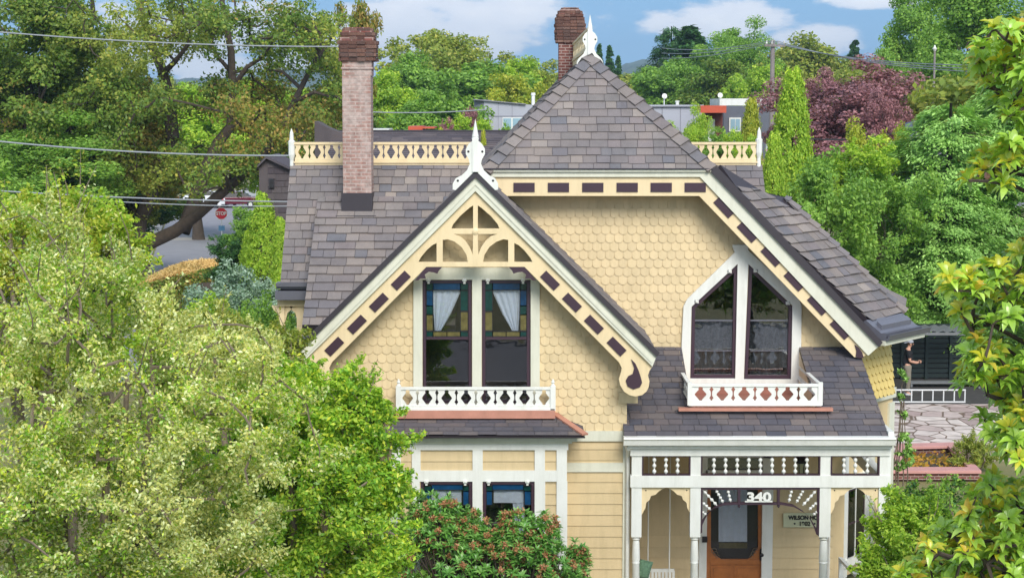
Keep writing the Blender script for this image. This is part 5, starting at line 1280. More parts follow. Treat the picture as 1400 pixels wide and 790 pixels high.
# ------------------------------------------------------------------ poles, cables, sign
pl = empty('utility_pole', W(1056, 230, 112), 'grey wooden utility pole with cross-arm in front of the purple tree', 'utility pole')
t = W(1056.5, 55, 112); M['pole'] = paint('weathered_pole', (150,140,138), .85, .25, scale=3)
mb = MB(); mb.tube([(t.x, 112, 0), (t.x, 112, t.z)], [.2, .13], 10); mb.build('pole', M['pole'], pl)
mb = MB(); mb.obox((t.x+.1, 111.85, t.z-.35), (1,.5,0), (-.5,1,0), (0,0,1), .75, .06, .07); mb.build('cross_arm', M['pole'], pl)
for s in (-.6, -.2, .3, .7): mb = MB(); c = V((t.x+.1+s*.89, 111.85+s*.45, t.z-.28)); mb.lathe(c, c+V((0,0,.22)), [(0,.03),(.3,.07),(.6,.04),(1,.06)], 8); mb.build('insulator', M['white'], pl)
mb = MB(); c = V((t.x-.22, 111.8, t.z-6.3)); mb.lathe(c, c+V((0,0,-.6)), [(0,.12),(.1,.16),(1,.16)], 10); mb.build('equipment_box', M['alu'], pl)
M['cable'] = paint('grey_cable', (150,154,160), .6, .05, bump=0); M['cabled'] = paint('black_cable', (40,40,42), .6, .05, bump=0)
def cable(a, b, sag, r, mat, label, group):
    a = V(a); b = V(b); pts = []
    for i in range(17):
        t = i/16; p = a.lerp(b, t); p.z -= 4*sag*t*(1-t); pts.append(p)
    mb = MB(); mb.tube(pts, r, 6); tag(mb.build('overhead_cable', M[mat], None), label, 'cable', group)
G_ = 'overhead cables on the left'
cable(W(-60, 39, 42), W(486, 64, 46), .12, .016, 'cable', 'uppermost grey cable crossing the big tree above the left chimney', G_)
cable(W(-60, 187, 36), W(397, 213, 34.9), .1, .016, 'cable', 'grey cable running to the left ridge finial of the house', G_)
cable(W(-60, 257, 40), W(402, 276, 40), .06, .016, 'cable', 'upper of the two lowest cables passing above the stop sign', G_)
cable(W(100, 272, 41), W(402, 282, 41), .05, .012, 'cable', 'lower of the two lowest cables passing above the stop sign', G_)
cable(W(480, 152, 75), W(665, 150, 75), .1, .022, 'cable', 'thin cable crossing the trees between chimney and gable finial', G_)
cable(W(1108, 190, 70), W(1275, 168, 70), .25, .03, 'cabled', 'black cable sagging in front of the purple tree', 'overhead cables on the right')
for k in range(3):
    y0 = 58+k*4; cable(W(905, y0+8+k*3, 140), V((t.x-.3+.3*k, 111.85, t.z-.08)), .3, .022, 'cable', ['topmost','middle','lowest'][k]+' line left of the utility pole', 'overhead cables on the right')
    cable(V((t.x-.3+.3*k, 111.85, t.z-.08)), W(1420, 88+k*6, 70), .5, .022, 'cable', ['topmost','middle','lowest'][k]+' line right of the utility pole', 'overhead cables on the right')
tw = empty('insulator_bracket', W(1277, 66, 90), 'pale insulator bracket on a thin pole among the tall trees at right', 'pole')
mb = MB(); p = W(1278, 70, 90); mb.tube([(p.x,90,0),(p.x,90,p.z)], [.09,.05], 8); mb.build('pole', M['pole'], tw); mb = MB(); mb.lathe(p, W(1278,62,90), [(0,.06),(.4,.12),(.6,.06),(1,.03)], 10); mb.build('insulator', M['white'], tw)
# stop sign
ss = empty('stop_sign', V((W(303,320,126).x, 126, 0)), 'red octagonal STOP sign with a small blue plate on its post', 'road sign')
c = W(302.5, 292, 125.9); r_ = 8.2*125.9/F/math.cos(R(22.5))
M['signred'] = paint('stop_red', (206,32,44), .4, .05, bump=0); M['signblue'] = paint('sign_blue', (92,140,176), .4, .05, bump=0)
octo = lambda k: [V((c.x+k*r_*math.cos(R(22.5+45*i)), 125.9, c.z+k*r_*math.sin(R(22.5+45*i)))) for i in range(8)]
mb = MB(); mb.prism(octo(1), (0,.02,0)); mb.build('sign_border', M['white'], ss)
mb = MB(); mb.prism([p-V((0,.006,0)) for p in octo(.92)], (0,.006,0)); mb.build('sign_face', M['signred'], ss)
text('lettering', 'STOP', (c.x, c.z), .34, 'white', ss, 125.88, .88, .012, .004)
mb = MB(); mb.tube([(c.x, 125.98, 0), (c.x, 125.98, c.z+.3)], .04, 8); mb.build('post', M['alu'], ss)
mb = MB(); p = W(303, 312, 125.9); mb.box(p.x-.22, p.x+.22, 125.9, 125.92, p.z-.18, p.z+.18); mb.build('street_plate', M['signblue'], ss)
# parked cars
def car(loc, rz, paintmat, label):
    e = empty('parked_car', loc, label, 'car', 'cars parked by the cross street'); i0 = V(loc)
    def cb(name, mb, mat, p=e, **k):
        mb.rot(0, (0, 0), rz); mb.v = [(x+i0.x, y+i0.y, z+i0.z) for x, y, z in mb.v]; return mb.build(name, M[mat], p, **k)
    side = [(-2.2,.35),(-2.25,.75),(-2.0,.95),(-1.3,1.0),(-.75,1.42),(.75,1.45),(1.45,1.02),(2.1,.95),(2.25,.7),(2.2,.35)]
    mb = MB(); mb.prism([V((x,-.86,z)) for x, z in side[:4]+[(-1.25,.98),(1.45,1.02)]+side[7:]], (0,1.72,0)); body = cb('body', mb, paintmat, bevel=.06)
    mb = MB(); mb.add([(-1.3,-.8,.98),(1.45,-.8,1.0),(.75,-.64,1.42),(-.75,-.64,1.40),(-1.3,.8,.98),(1.45,.8,1.0),(.75,.64,1.42),(-.75,.64,1.40)], [(0,1,2,3),(4,5,6,7),(0,3,7,4),(1,2,6,5),(3,2,6,7)]); cb('windows', mb, 'lead')
    mb = MB(); mb.obox((0,0,1.43), (1,0,0),(0,1,0),(0,0,1), .8,.66,.03); cb('roof', mb, paintmat, bevel=.02)
    for x in (-1.4, 1.4):
        for s in (-1, 1):
            mb = MB(); mb.lathe((x, s*.90, .33), (x, s*.68, .33), [(0,.25),(.1,.33),(.9,.33),(1,.25)], 18); wh = cb('wheel', mb, 'lead')
            mb = MB(); mb.lathe((x, s*.915, .33), (x, s*.86, .33), [(0,.17),(1,.2)], 12); cb('rim', mb, 'alu', wh)
    for s in (-1, 1):
        mb = MB(); mb.obox((2.2, s*.6, .72), (1,0,0),(0,1,0),(0,0,1), .06,.18,.08); cb('headlight', mb, 'white')
        mb = MB(); mb.obox((-2.2, s*.62, .78), (1,0,0),(0,1,0),(0,0,1), .06,.16,.07); cb('tail_light', mb, 'signred')
    return e
M['carwhite'] = paint('car_white', (225,228,232), .25, .02, bump=0); M['carred'] = paint('car_dark_red', (92,24,40), .25, .05, bump=0); M['cargrey'] = paint('car_silver', (168,172,178), .25, .04, bump=0)
for (px, py, rz, mt, lb) in ((277,282,.15,'carwhite','white hatchback parked left of the stop sign, half hidden by a limb'),(304,283,1.45,'carwhite','white car seen head-on directly above the stop sign'),(322,284,.1,'carred','dark red car parked right of the stop sign'),(350,274,.05,'cargrey','silver car parked at the far right end of the cross street'),(205,300,1.7,'cargrey','silver car on the left side of the side street, glimpsed through leaves')):
    p = GR(px, py); car((p.x, p.y, .01), rz, mt, lb)
# ================================================================== TREES
TG = 'trees on the skyline'
T = [
 ('deciduous_tree','broad olive tree filling the skyline right of the near chimney','round2','olive',600,52,120,166),
 ('deciduous_tree','green rounded tree low between the near chimney and the tall olive tree','round','mid',548,76,92,150),
 ('deciduous_tree','dense yellow-green tree right behind the sloping parapet','round','lime',690,84,96,162),
 ('deciduous_tree','rounded olive tree low against the far chimney','round2','olive',745,98,70,158),
 ('deciduous_tree','dark green tree at the foot of the ragged conifers','round','mid',905,84,90,188),
 ('deciduous_tree','dark green tree filling below the broad dark tree','round2','oak',1000,84,110,176),
 ('purple_leaf_tree','purple crown directly right of the utility pole','fine2','plum',1115,100,90,99),
 # name, label, proto, leaf, px, ytop, w, Y
 ('deciduous_tree','tall airy yellow-green tree at the left of the skyline group behind the near chimney','airy','olive',575,44,130,172),
 ('deciduous_tree','dense dark green tree in the centre of the skyline group behind the gable finial','round','mid',632,88,130,158),
 ('deciduous_tree','pointed olive tree rising left of the sloping parapet block','airy2','olive',655,56,84,178),
 ('deciduous_tree','sparse olive tree with an open crown just left of the far chimney','airy','olive',738,82,92,168),
 ('deciduous_tree','small rounded yellow-green tree above the grey panelled block','round2','yellowg',700,104,92,150),
 ('deciduous_tree','bright lime tree directly right of the near chimney','round2','lime',535,100,100,128),
 ('deciduous_tree','broad bright green tree low behind the long shingled roof','round','mid',588,128,104,116),
 ('deciduous_tree','tall rust-tinged tree just behind the corbelled top of the near chimney','airy','rust',476,6,82,92),
 ('deciduous_tree','low olive tree beyond the right slope of the peak','round','olive',880,95,84,240),
 ('cypress_tree','thin dark cypress nearest the white peak finial','column','deep',819,62,12,250),
 ('cypress_tree','tall thin dark cypress between the peak and the blue hill','column','deep',834,64,14,245),
 ('cypress_tree','short thin dark cypress right of the taller one','column','deep',845,78,12,246),
 ('conifer_tree','ragged dark conifer with two spires left of the broad dark tree','feather','deep',918,42,84,205),
 ('conifer_tree','second ragged conifer spire touching the broad dark tree','conifer','deep',946,38,76,200),
 ('deciduous_tree','broad tall dark green tree left of the utility pole','fine','mid',998,30,104,192),
 ('deciduous_tree','dark green tree low in front of the broad dark tree','round2','mid',945,92,100,182),
 ('deciduous_tree','light green tree between the broad dark tree and the utility pole','round2','lime',1042,92,80,170),
 ('deciduous_tree','green tree rising behind the purple tree, right of the pole','round','olive',1108,52,104,215),
 ('deciduous_tree','wide olive crown right of the purple tree at the skyline','round2','olive',1215,68,130,150),
 ('conifer_tree','small dark conifer top far behind the purple tree','conifer','deep',1168,57,30,270),
 ('deciduous_tree','tall bright green tree with gaps at the upper right of the sky','fine2','mid',1262,-24,124,130),
 ('deciduous_tree','very tall green tree filling the top right corner','fine','mid',1362,-60,170,108),
 ('deciduous_tree','grey-green rounded tree behind the cedar on the right','round','olive',1262,112,110,98),
 ('purple_leaf_tree','large purple-leaved tree, main dark crown right of the utility pole','fine','plum',1160,86,170,96),
 ('purple_leaf_tree','lower purple-leaved crown at the right flank of the large one','fine2','plum',1218,128,88,92),
 ('purple_leaf_tree','paler purple crown just behind the utility pole','fine2','plum',1092,104,70,100),
 ('arborvitae','tall flame-shaped golden-green arborvitae right of the right ridge finial','flame','lime',1084,98,60,62),
 ('arborvitae','short rusty-tipped arborvitae in front of the dark grey block','flame','yellowg',1027,137,34,88),
 ('arborvitae','bushy golden-green column at the left foot of the tall arborvitae','flame','lime',1058,184,40,58),
 ('bamboo_clump','feathery bright green clump in front of the pale grey block','fine','lime',944,148,52,92),
 ('shrub','small green shrub beside the feathery clump','shrub','mid',982,176,40,86),
 ('shrub','low shrub behind the right ridge railing','shrub2','lime',1008,180,36,84),
 ('shrub','small rounded golden conifer above the left ridge railing','flame','yellowg',603,179,22,66),
 ('shrub','green shrub just left of the gable finial','shrub','mid',638,184,26,66),
 ('shrub','rusty green shrub right of the gable finial','flame','yellowg',661,182,16,60),
 ('shrub','dark green shrub between the gable finial and the hip roof','shrub2','mid',686,174,34,62),
 ('shrub','dull red shrub behind the small red shed','shrub','plum',606,163,22,92),
 ('shrub','bright green shrub left of the grey panelled block','shrub2','lime',632,160,44,96),
 ('shrub','yellow-green shrub at the foot of the grey panelled block','shrub','lime',662,166,34,98),
 ('shrub','purple-brown shrub at the corner of the grey panelled block','shrub2','plum',640,148,22,112),
 ('leafy_tree','bright leafy tree directly right of the angled roof','shrub','mid',1130,214,140,60),
 ('leafy_tree','yellow-green tree with light upright shoots above the leafy mass','shrub2','yellowg',1222,172,110,68),
 ('leafy_tree','mid green tree at the right of the angled roof hip','shrub2','mid',1206,236,150,63),
 ('leafy_tree','darker leafy tree behind the roof gutter end','shrub','mid',1262,262,130,67),
 ('leafy_tree','yellow-green shrub between arborvitae and leafy mass','shrub','lime',1176,188,84,64),
 ('cedar_tree','large feathery blue-green cedar at right','feather','cedar',1300,150,200,66),
 ('cedar_tree','second feathery cedar behind the golden magnolia branches','feather','cedar',1385,110,200,68),
 ('cedar_tree','lower cedar sprays above the dark green screen','feather','cedar',1300,250,170,64),
 ('leafy_tree','dark evergreen tree behind the screen fence','round','deep',1240,300,150,70),
 # left side background
 ('deciduous_tree','bright green tree glowing behind the big leaning limb','round2','lime',365,112,120,118),
 ('deciduous_tree','bright yellow-green tree between the trunks of the big oak','round','lime',268,120,120,125),
 ('deciduous_tree','dense green tree close left of the near chimney','round','oak',436,128,100,104),
 ('deciduous_tree','tall dark green tree at the far left edge','fine2','oak',40,-20,230,84),
 ('deciduous_tree','second dark green tree left of the oak trunk','fine2','olive',130,104,170,92),
 ('deciduous_tree','rusty green tree crown left of the upright oak limb','round2','rust',178,110,130,88),
 ('deciduous_tree','sparse grey-green treetop against the sky left of the oak','airy2','olive',162,36,70,130),
 ('deciduous_tree','dark green understorey tree behind the cables at far left','fine','mid',40,160,200,80),
 ('deciduous_tree','dark green understorey tree behind the cables left of centre','round2','oak',190,196,170,98),
 ('deciduous_tree','dark understorey tree behind the two lowest cables','round','deep',118,200,170,90),
 ('deciduous_tree','dark green tree beyond the cross street behind the oak','round','mid',238,170,110,215),
 ('deciduous_tree','olive green tree behind the shingled gable','round2','olive',410,175,70,90),
 ('arborvitae','tall bright green flame-shaped arborvitae left of the house roof','flame','lime',360,266,50,56),
 ('arborvitae','shorter arborvitae touching the left roof edge','flame','lime',384,300,34,54),
 ('arborvitae','small arborvitae at the left foot of the bright tall one','flame','lime',340,318,32,57),
 ('shrub','rounded dark green shrub beside the stop sign','shrub2','mid',336,284,44,70),
 ('shrub','dark bushy shrub below the stop sign','shrub','deep',318,322,50,60),
 ('shrub','grey-blue shrub below the arborvitae','shrub','spruce',330,366,130,47),
 ('shrub','second grey-blue shrub close to the house eave','shrub2','spruce',372,388,74,45),
 ('shrub','bright green ferny shrub at the left corner of the house','shrub','mid',345,410,110,40),
 ('shrub','ferny green shrub under the side porch beam','shrub2','mid',410,446,80,37),
 ('shrub','green shrub filling the gap in front of the side porch','shrub','lime',300,408,120,44),
]
for (nm, lb, pr, lf, px, yt, w, Y) in T:
    tree(nm, lb, {'deciduous_tree':'tree','leafy_tree':'tree','arborvitae':'arborvitae','cedar_tree':'tree','conifer_tree':'conifer','cypress_tree':'cypress','purple_leaf_tree':'tree','bamboo_clump':'bamboo'}.get(nm, nm), pr, lf, px, yt, w, Y)
# far belt of woodland that closes the horizon
k = 0
rg = np.random.default_rng(11)
for i in range(84):
    px = -700+i*34+rg.uniform(-8,8)
    Y = rg.uniform(270, 400); yt = rg.uniform(100, 122) if not 800 < px < 900 else rg.uniform(116,126)
    tree('far_tree', 'one of many small rounded trees in the distant belt below the hills', 'tree', ['round','round2'][i % 2], ['mid','olive','oak','olive'][i % 4], px, yt, rg.uniform(50,80), Y, group='distant tree belt')

for i, (px, yt, w, Y) in enumerate([(-120,60,260,90),(-330,90,240,80),(-520,70,260,110),(-80,180,200,64),(-260,200,220,60),(1500,20,220,80),(1640,70,240,90),(1800,60,260,100),(2000,90,260,120),(1560,180,200,58),(1740,200,220,62),(-700,100,260,120)]):
    tree('deciduous_tree', 'leafy green tree of the neighbouring gardens beside the view', 'tree', ['fine','round','fine2','round2'][i % 4], ['mid','olive','oak','mid'][i % 4], px, yt, w, Y, group='trees of the neighbouring gardens')
# ================================================================== BIG OAK ON THE LEFT (limbs traced in real depth)
rg = np.random.default_rng(21)
Yo = 84
oak = empty('oak_tree', GR(190, 395), 'big old tree with dark crooked limbs leaning over the side street', 'tree')
oak.location = (W(196,400,Yo).x, Yo, 0); ORG[oak.name] = V(oak.location)
mb = MB(); base = V((W(196,400,Yo).x, Yo, 0))
def lim(pts, r0, r1, n=9):
    P = [W(x, y, Yo+dz) for x, y, dz in pts]; rr = [r0+(r1-r0)*i/(len(P)-1) for i in range(len(P))]; mb.tube(P, rr, n, cap=False); return P
mb.tube([base, W(190,372,Yo), W(186,352,Yo)], [.75,.6,.55], 12)
ends = []
A = lim([(186,352,0),(205,332,0),(240,316,-1),(272,292,-1),(312,256,-2),(352,226,-2),(382,180,-2),(402,140,-2),(424,96,-2),(446,62,-1),(472,24,0)], .36, .05); ends += A[4:]
for pts, a, b_ in ([(186,352,0),(150,322,1),(118,290,2),(96,250,3)], .34, .2), ([(186,352,0),(192,300,2),(230,210,4),(236,190,4)], .36, .3), \
   ([(236,190,4),(232,140,4),(222,96,4),(206,58,4),(192,10,4),(180,-30,5)], .34, .12), ([(224,100,4),(240,84,3),(258,60,3),(262,30,3)], .16, .05), ([(228,120,4),(214,80,5),(236,60,5),(244,20,6)], .14, .05), \
   ([(250,318,0),(282,230,1),(298,196,1),(316,172,1),(318,120,1),(316,70,1),(306,20,1),(300,-30,1)], .34, .1), ([(318,120,1),(338,92,0),(360,78,0),(378,50,-1)], .14, .04), ([(317,100,1),(296,76,2),(282,40,2)], .12, .04), \
   ([(96,250,3),(122,190,3),(112,152,3),(100,112,3),(118,62,3),(128,20,3),(124,-20,3)], .3, .08), ([(112,152,3),(82,142,3),(52,120,4),(30,96,5)], .2, .06), ([(104,128,3),(76,96,4),(66,80,4)], .14, .05), \
   ([(402,140,-2),(430,126,-3),(456,134,-3)], .12, .04), ([(382,180,-2),(352,190,-3),(332,176,-3)], .1, .03), ([(424,96,-2),(436,70,-2),(438,30,-1)], .09, .03), ([(410,120,-2),(386,98,-1),(366,96,0)], .1, .03), ([(352,226,-2),(380,214,-4),(404,206,-5)], .1, .03),([(318,262,-2),(300,224,-4),(303,196,-4)], .1,.03):
    ends += lim(pts, a, b_)
cl = []; rr = []
region = [(30,30,60),(80,10,60),(120,40,55),(60,90,70),(20,150,60),(90,170,60),(150,150,45),(140,205,50),(60,215,60),(200,10,50),(260,20,45),(240,50,35),(290,30,45),(330,40,45),(372,60,40),(180,60,30),(300,120,40),(350,120,35),(215,140,35),(250,230,50),(200,235,50),(330,215,40),(160,170,40),(120,110,50),(440,40,28),(452,90,24),(420,70,24),(395,30,30),(460,130,26),(440,160,30),(410,180,30),(370,160,30),(330,222,22),(30,230,50),(80,260,40)]
for (px, py, r_) in region:
    for _ in range(13):
        p = W(px+rg.normal()*r_*.55, py+rg.normal()*r_*.42, Yo+rg.uniform(-5,6)); cl.append(p); rr.append(rg.uniform(.45,1.05))
for e in ends[::3]: cl.append(e); rr.append(.6)
C = np.array([tuple(c) for c in cl]); Rr = np.array(rr)
grow(mb, [cl[i] for i in rg.choice(len(cl), 260, replace=False)], ends, .07, .018, rg)
mb.build('trunk', M['bark'], oak, smooth=True)
P, Nn = clump_leaves(rg, C, Rr, 70000, flat=.6, shell=.5, spray=.4)
ph = np.sin(P[:,0]*.5+1)+np.sin(P[:,2]*.9)+rg.normal(size=len(P))*.5
me = fastmesh('crown', leaf_quads(rg, P-np.array(oak.location), Nn, .15, .6), 4, [LEAF['oak'], LEAF['rust'], LEAF['olive']], (ph > 1.0).astype(int)+2*(ph < -.7).astype(int))
link('crown', me, None, oak)
# ================================================================== NEAR SHRUBS AND TREES
def near_tree(name, label, cat, root, lobes, ncl, rmin, rmax, nleaf, leaf, mats, seed, asp=.5, twig=120, twigmat='barkp', surf=.55, up=.5, flat=.8, shoots=0, tr=.10, mixer=None, shoot_h=.5):
    rg = np.random.default_rng(seed); root = V(root)
    o = empty(name, root, label, cat)
    C, Rr = blob_clumps(rg, lobes, ncl, rmin, rmax, surf); C[:,2] = np.maximum(C[:,2], .3)
    cen = np.array([root.x, root.y, C[:,2].mean()*.7])
    P, Nn = clump_leaves(rg, C, Rr, nleaf, center=cen, shell=.5, up=up, flat=flat, spray=.7, rnd_=.8)
    mb = MB(); tg = C[rg.choice(len(C), min(twig, len(C)), replace=False)]
    stems = []
    for k in range(6):
        a = k*1.05; top = V((root.x+math.cos(a)*.5*lobes[0][3], root.y+math.sin(a)*.4*lobes[0][4], lobes[0][2]+.2*lobes[0][5]))
        p0 = root+V((math.cos(a)*.15, math.sin(a)*.15, 0)); pts = [p0, p0.lerp(top,.5)+V((rg.normal()*.1,rg.normal()*.1,.1)), top]; mb.tube(pts, [tr, tr*.7, tr*.35], 7); stems += [p0.lerp(top,.5), p0.lerp(top,.75), top]
    grow(mb, tg, stems, tr*.28, .006, rg)
    if shoots:
        hi = C[np.argsort(-(C[:,2]+rg.normal(size=len(C))*.5))[:shoots*3]]; hi = hi[rg.choice(len(hi), shoots, replace=False)]
        for c in hi:
            c = V(c); h = rg.uniform(.5, 1.2)*shoot_h; d = V((rg.normal()*.35, rg.normal()*.35, 1)).normalized(); e = c+d*(h+.25)
            mb.tube([c, c.lerp(e,.5)+V((rg.normal()*.03,0,0)), e], [.012,.008,.003], 5, cap=False)
            n = 26; tt = rg.uniform(.25, 1, n); Q = np.array(c)+np.array(d)*((h+.25)*tt)[:,None]+rg.normal(size=(n,3))*.045
            P = np.concatenate([P, Q]); Nn = np.concatenate([Nn, rg.normal(size=(n,3))*.6+[0,0,.8]])
    mb.build('stems', M[twigmat], o, smooth=True)
    idx = None
    if len(mats) > 1:
        ph = mixer(P, rg) if mixer else rg.uniform(size=len(P)); idx = np.clip((ph*len(mats)).astype(int), 0, len(mats)-1)
    me = fastmesh('crown', leaf_quads(rg, P-np.array(root), Nn, leaf, asp), 4, [LEAF[m] for m in mats], idx)
    link('crown', me, None, o); return o
def lobe(px, py, Y, rx, rz, ry=None): p = W(px, py, Y); s = Y/F; return (p.x, Y, p.z, rx*s, (ry or rx*s*.8), rz*s)
def gmix(thr=0):
    def f(P, rg): 
        v = .5+.25*np.sin(P[:,0]*1.7+1)+.25*np.sin(P[:,2]*2.3+P[:,1]*1.1)+rg.normal(size=len(P))*.22+thr; return np.clip(v, 0, .999)
    return f
near_tree('variegated_tree', 'large pale silvery-green tree filling the lower left foreground', 'tree', (W(120,700,21).x, 21, 0),
  [lobe(90,580,21,190,260), lobe(30,400,22.5,150,130), lobe(115,385,22,90,105), lobe(212,532,22,98,92), lobe(250,800,22,150,80), lobe(90,775,21.5,170,80), lobe(300,545,22,110,125), lobe(210,640,20.5,170,180), lobe(20,560,20,150,190), lobe(140,372,22.5,38,48), lobe(330,600,21,110,150), lobe(60,700,20,160,150), lobe(290,740,21.5,90,110)],
  520, .10, .32, 165000, .046, ['pale','fresh','pale','pale'], 71, twig=420, surf=.7, shoots=36, mixer=gmix(), tr=.09)
near_tree('yellow_green_tree', 'bright yellow-green bushy tree behind the pale tree at the left edge', 'tree', (W(60,500,27).x, 27, 0),
  [lobe(60,330,27,130,66), lobe(120,330,27,90,60), lobe(10,330,28,90,70), lobe(125,352,27,48,54), lobe(60,440,27,150,110)], 200, .15, .32, 42000, .07, ['lime','yellowg'], 72, twig=60, shoots=14, mixer=gmix())
near_tree('green_foreground_tree', 'fresh green tree with yellow leaves hiding the left gable foot', 'tree', (W(430,740,24).x, 24, 0),
  [lobe(430,650,24,120,150), lobe(452,556,24.3,70,70), lobe(495,590,24.2,60,60), lobe(520,650,24,44,70), lobe(380,600,24,90,110), lobe(470,720,23.5,96,110), lobe(350,700,23.5,110,120), lobe(520,722,23.8,46,80)],
  330, .13, .28, 95000, .062, ['fresh','fresh','lime','fresh'], 73, twig=130, shoots=18, mixer=gmix(), shoot_h=.25)
near_tree('pale_mid_tree', 'pale olive tree between the silvery tree and the ferny shrubs', 'tree', (W(330,600,28).x, 28, 0),
  [lobe(300,500,28,120,80), lobe(345,515,28.5,80,56), lobe(250,470,28,60,44), lobe(380,575,28,50,40)], 180, .15, .3, 42000, .066, ['pale','olive'], 74, twig=60, shoots=10, mixer=gmix(), shoot_h=.35)
near_tree('light_green_bush', 'bright light green bush against the right porch post', 'bush', (W(1255,780,28.6).x, 28.6, 0),
  [lobe(1255,742,28.6,56,84), lobe(1224,716,28.6,28,56), lobe(1288,715,28.8,38,56), lobe(1250,770,28.3,80,80), lobe(1200,790,28.3,30,50)], 170, .1, .22, 34000, .075, ['lime','lime','mid'], 75, asp=.38, twig=50, up=.7, shoots=20, mixer=gmix(.1), shoot_h=.3)
near_tree('dark_bush', 'dark green bush behind the light green bush and magnolia', 'bush', (W(1330,720,33).x, 33, 0),
  [lobe(1330,735,33,70,76), lobe(1260,690,34,50,34), lobe(1380,720,33,60,66)], 120, .14, .28, 22000, .08, ['mid','deep'], 76, twig=30, mixer=gmix())
near_tree('spiky_shrub', 'tall thin weedy shrub rising in front of the patio paving', 'shrub', (W(1232,640,36).x, 36, 0),
  [lobe(1234,560,36,5,60,.06), lobe(1236,620,36,12,30,.2)], 26, .04, .09, 900, .08, ['cedar'], 77, twig=20, tr=.02)
near_tree('grassy_clump', 'pale feathery green clump at the corner of the raised bed', 'plant', (W(1330,630,45).x, 45, 0),
  [lobe(1330,622,45,26,26)], 40, .1, .2, 5000, .1, ['olive'], 78, asp=.18, twig=10, tr=.03)
# rosette plants -------------------------------------------------------
def rosettes(rg, cen, axis, nl, L, asp, spread, mats_idx, droop=.25):
    """each rosette: nl long folded leaves round an axis -> quads (two per leaf)"""
    out = []; idx = []
    for c, ax, mi in zip(cen, axis, mats_idx):
        ax = V(ax).normalized(); a = ax.orthogonal().normalized(); b = ax.cross(a); ph = rg.uniform(0, 6.28)
        for k in range(nl):
            w = ph+k*2.4; el = spread*rg.uniform(.6, 1.25)*(0.55+.65*k/nl); d = (a*math.cos(w)+b*math.sin(w))*math.sin(el)+ax*math.cos(el)
            l = L*rg.uniform(.75, 1.15); s = d.cross(ax); s = s.normalized() if s.length > .01 else a; nn = s.cross(d).normalized()
            if nn.dot(ax) < 0: nn = -nn
            b0 = V(c)+d*.012; mid = b0+d*l*.5+nn*l*.05; tip = b0+d*l-nn*l*droop*.6-V((0,0,l*droop*.35)); hw = l*asp*.5
            p1 = b0+d*l*.28; p2 = b0+d*l*.72-nn*l*droop*.15
            sl_, sr_ = s*hw, -s*hw; up_ = nn*hw*.35
            out += [b0, p1+sl_*.9+up_, mid+sl_+up_, mid,  mid, mid+sl_+up_, p2+sl_*.7+up_*.6, tip,  b0, mid, mid+sr_+up_, p1+sr_*.9+up_,  mid, tip, p2+sr_*.7+up_*.6, mid+sr_+up_]
            m_ = mi if not callable(mi) else mi(k); idx += [m_]*4
    return np.array([tuple(p) for p in out]), np.array(idx)
def fastmesh_merge(name, co, mats, idx):
    me = fastmesh(name, co, 4, mats, idx); bm = bmesh.new(); bm.from_mesh(me); bmesh.ops.remove_doubles(bm, verts=bm.verts, dist=1e-5); bm.to_mesh(me); bm.free()
    me.polygons.foreach_set('use_smooth', [True]*len(me.polygons)); return me
# magnolia at the right
rg = np.random.default_rng(31)
mag = empty('magnolia_tree', (W(1560,700,18.2).x, 18.2, 0), 'magnolia with big glossy green and golden leaves reaching in from the right edge', 'tree')
by_, bx_ = [0,30,40,60,100,140,165,190,205,215,235,258,268,320,345,365,380,425,440,470,500,540,560,600,640,790], [1500,1440,1335,1325,1310,1330,1370,1365,1345,1300,1295,1305,1400,1405,1375,1345,1285,1272,1305,1322,1310,1302,1325,1350,1385,1385]
cen = []; 
while len(cen) < 1420:
    px = rg.uniform(1245, 1660); py = rg.uniform(30, 640)
    if px < np.interp(py, by_, bx_)+(6 if 340 < py < 620 else 18): continue
    edge = (px-np.interp(py, by_, bx_)); 
    if math.sin(px*.047+py*.031)+math.sin(py*.057-px*.02)+rg.normal()*.6 < -.75: continue
    cen.append(W(px, py, 17.6+rg.uniform(-1.1,1.3)))
low = []
while len(low) < 580:
    px = rg.uniform(1185, 1660); py = rg.uniform(640, 830)
    if py < np.interp(px, [1185,1230,1262,1310,1330,1360,1400,1520],[800,790,735,712,672,652,660,660]): continue
    if 1255 < px < 1300 and py > 735 and rg.uniform() < .6: continue
    low.append(W(px, py, 18.6+rg.uniform(-.8,1)))
allc = cen+low; axis = []; 
trunk_x = mag.location.x
for c in allc:
    axis.append((rg.normal()*.45-.25, rg.normal()*.45-.35, 1.0))
mi = []
for c in allc:
    g_ = rg.uniform() < .58
    mi.append((lambda k, g_=g_: 1 if (g_ and k < 7) else 0))
co, idx = rosettes(rg, allc, axis, 14, .155, .43, 1.45, mi, droop=.3)
co = co-np.array(mag.location)
link('crown', fastmesh_merge('crown', co, [LEAF['magn'], LEAF['magy']], idx), None, mag)
mb = MB(); mx_, my_ = mag.location.x, mag.location.y; mb.tube([(mx_,my_,0),(mx_+.05,my_,3),(mx_-.05,my_,6),(mx_,my_,8.8)], [.16,.13,.09,.04], 10)
nodes = []
for (px, py) in ((1420,90),(1400,180),(1400,240),(1430,330),(1380,420),(1400,520),(1420,600),(1400,700),(1350,770),(1330,430),(1350,120),(1350,235),(1350,540)):
    t_ = W(px, py, 17.9+rg.normal()*.4); s = V((mx_, my_, max(.8, t_.z-1.3+rg.normal()*.2))); mb.tube([s, s.lerp(t_,.3)+V((0,rg.normal()*.1,.22)), s.lerp(t_,.65)+V((0,rg.normal()*.1,.2)), t_], [.05,.036,.026,.015], 7, cap=False); nodes += [s.lerp(t_,.6), t_]
grow(mb, allc, nodes, .02, .007, rg, sag=.03)
mb.build('stems', M['bark'], mag, smooth=True)
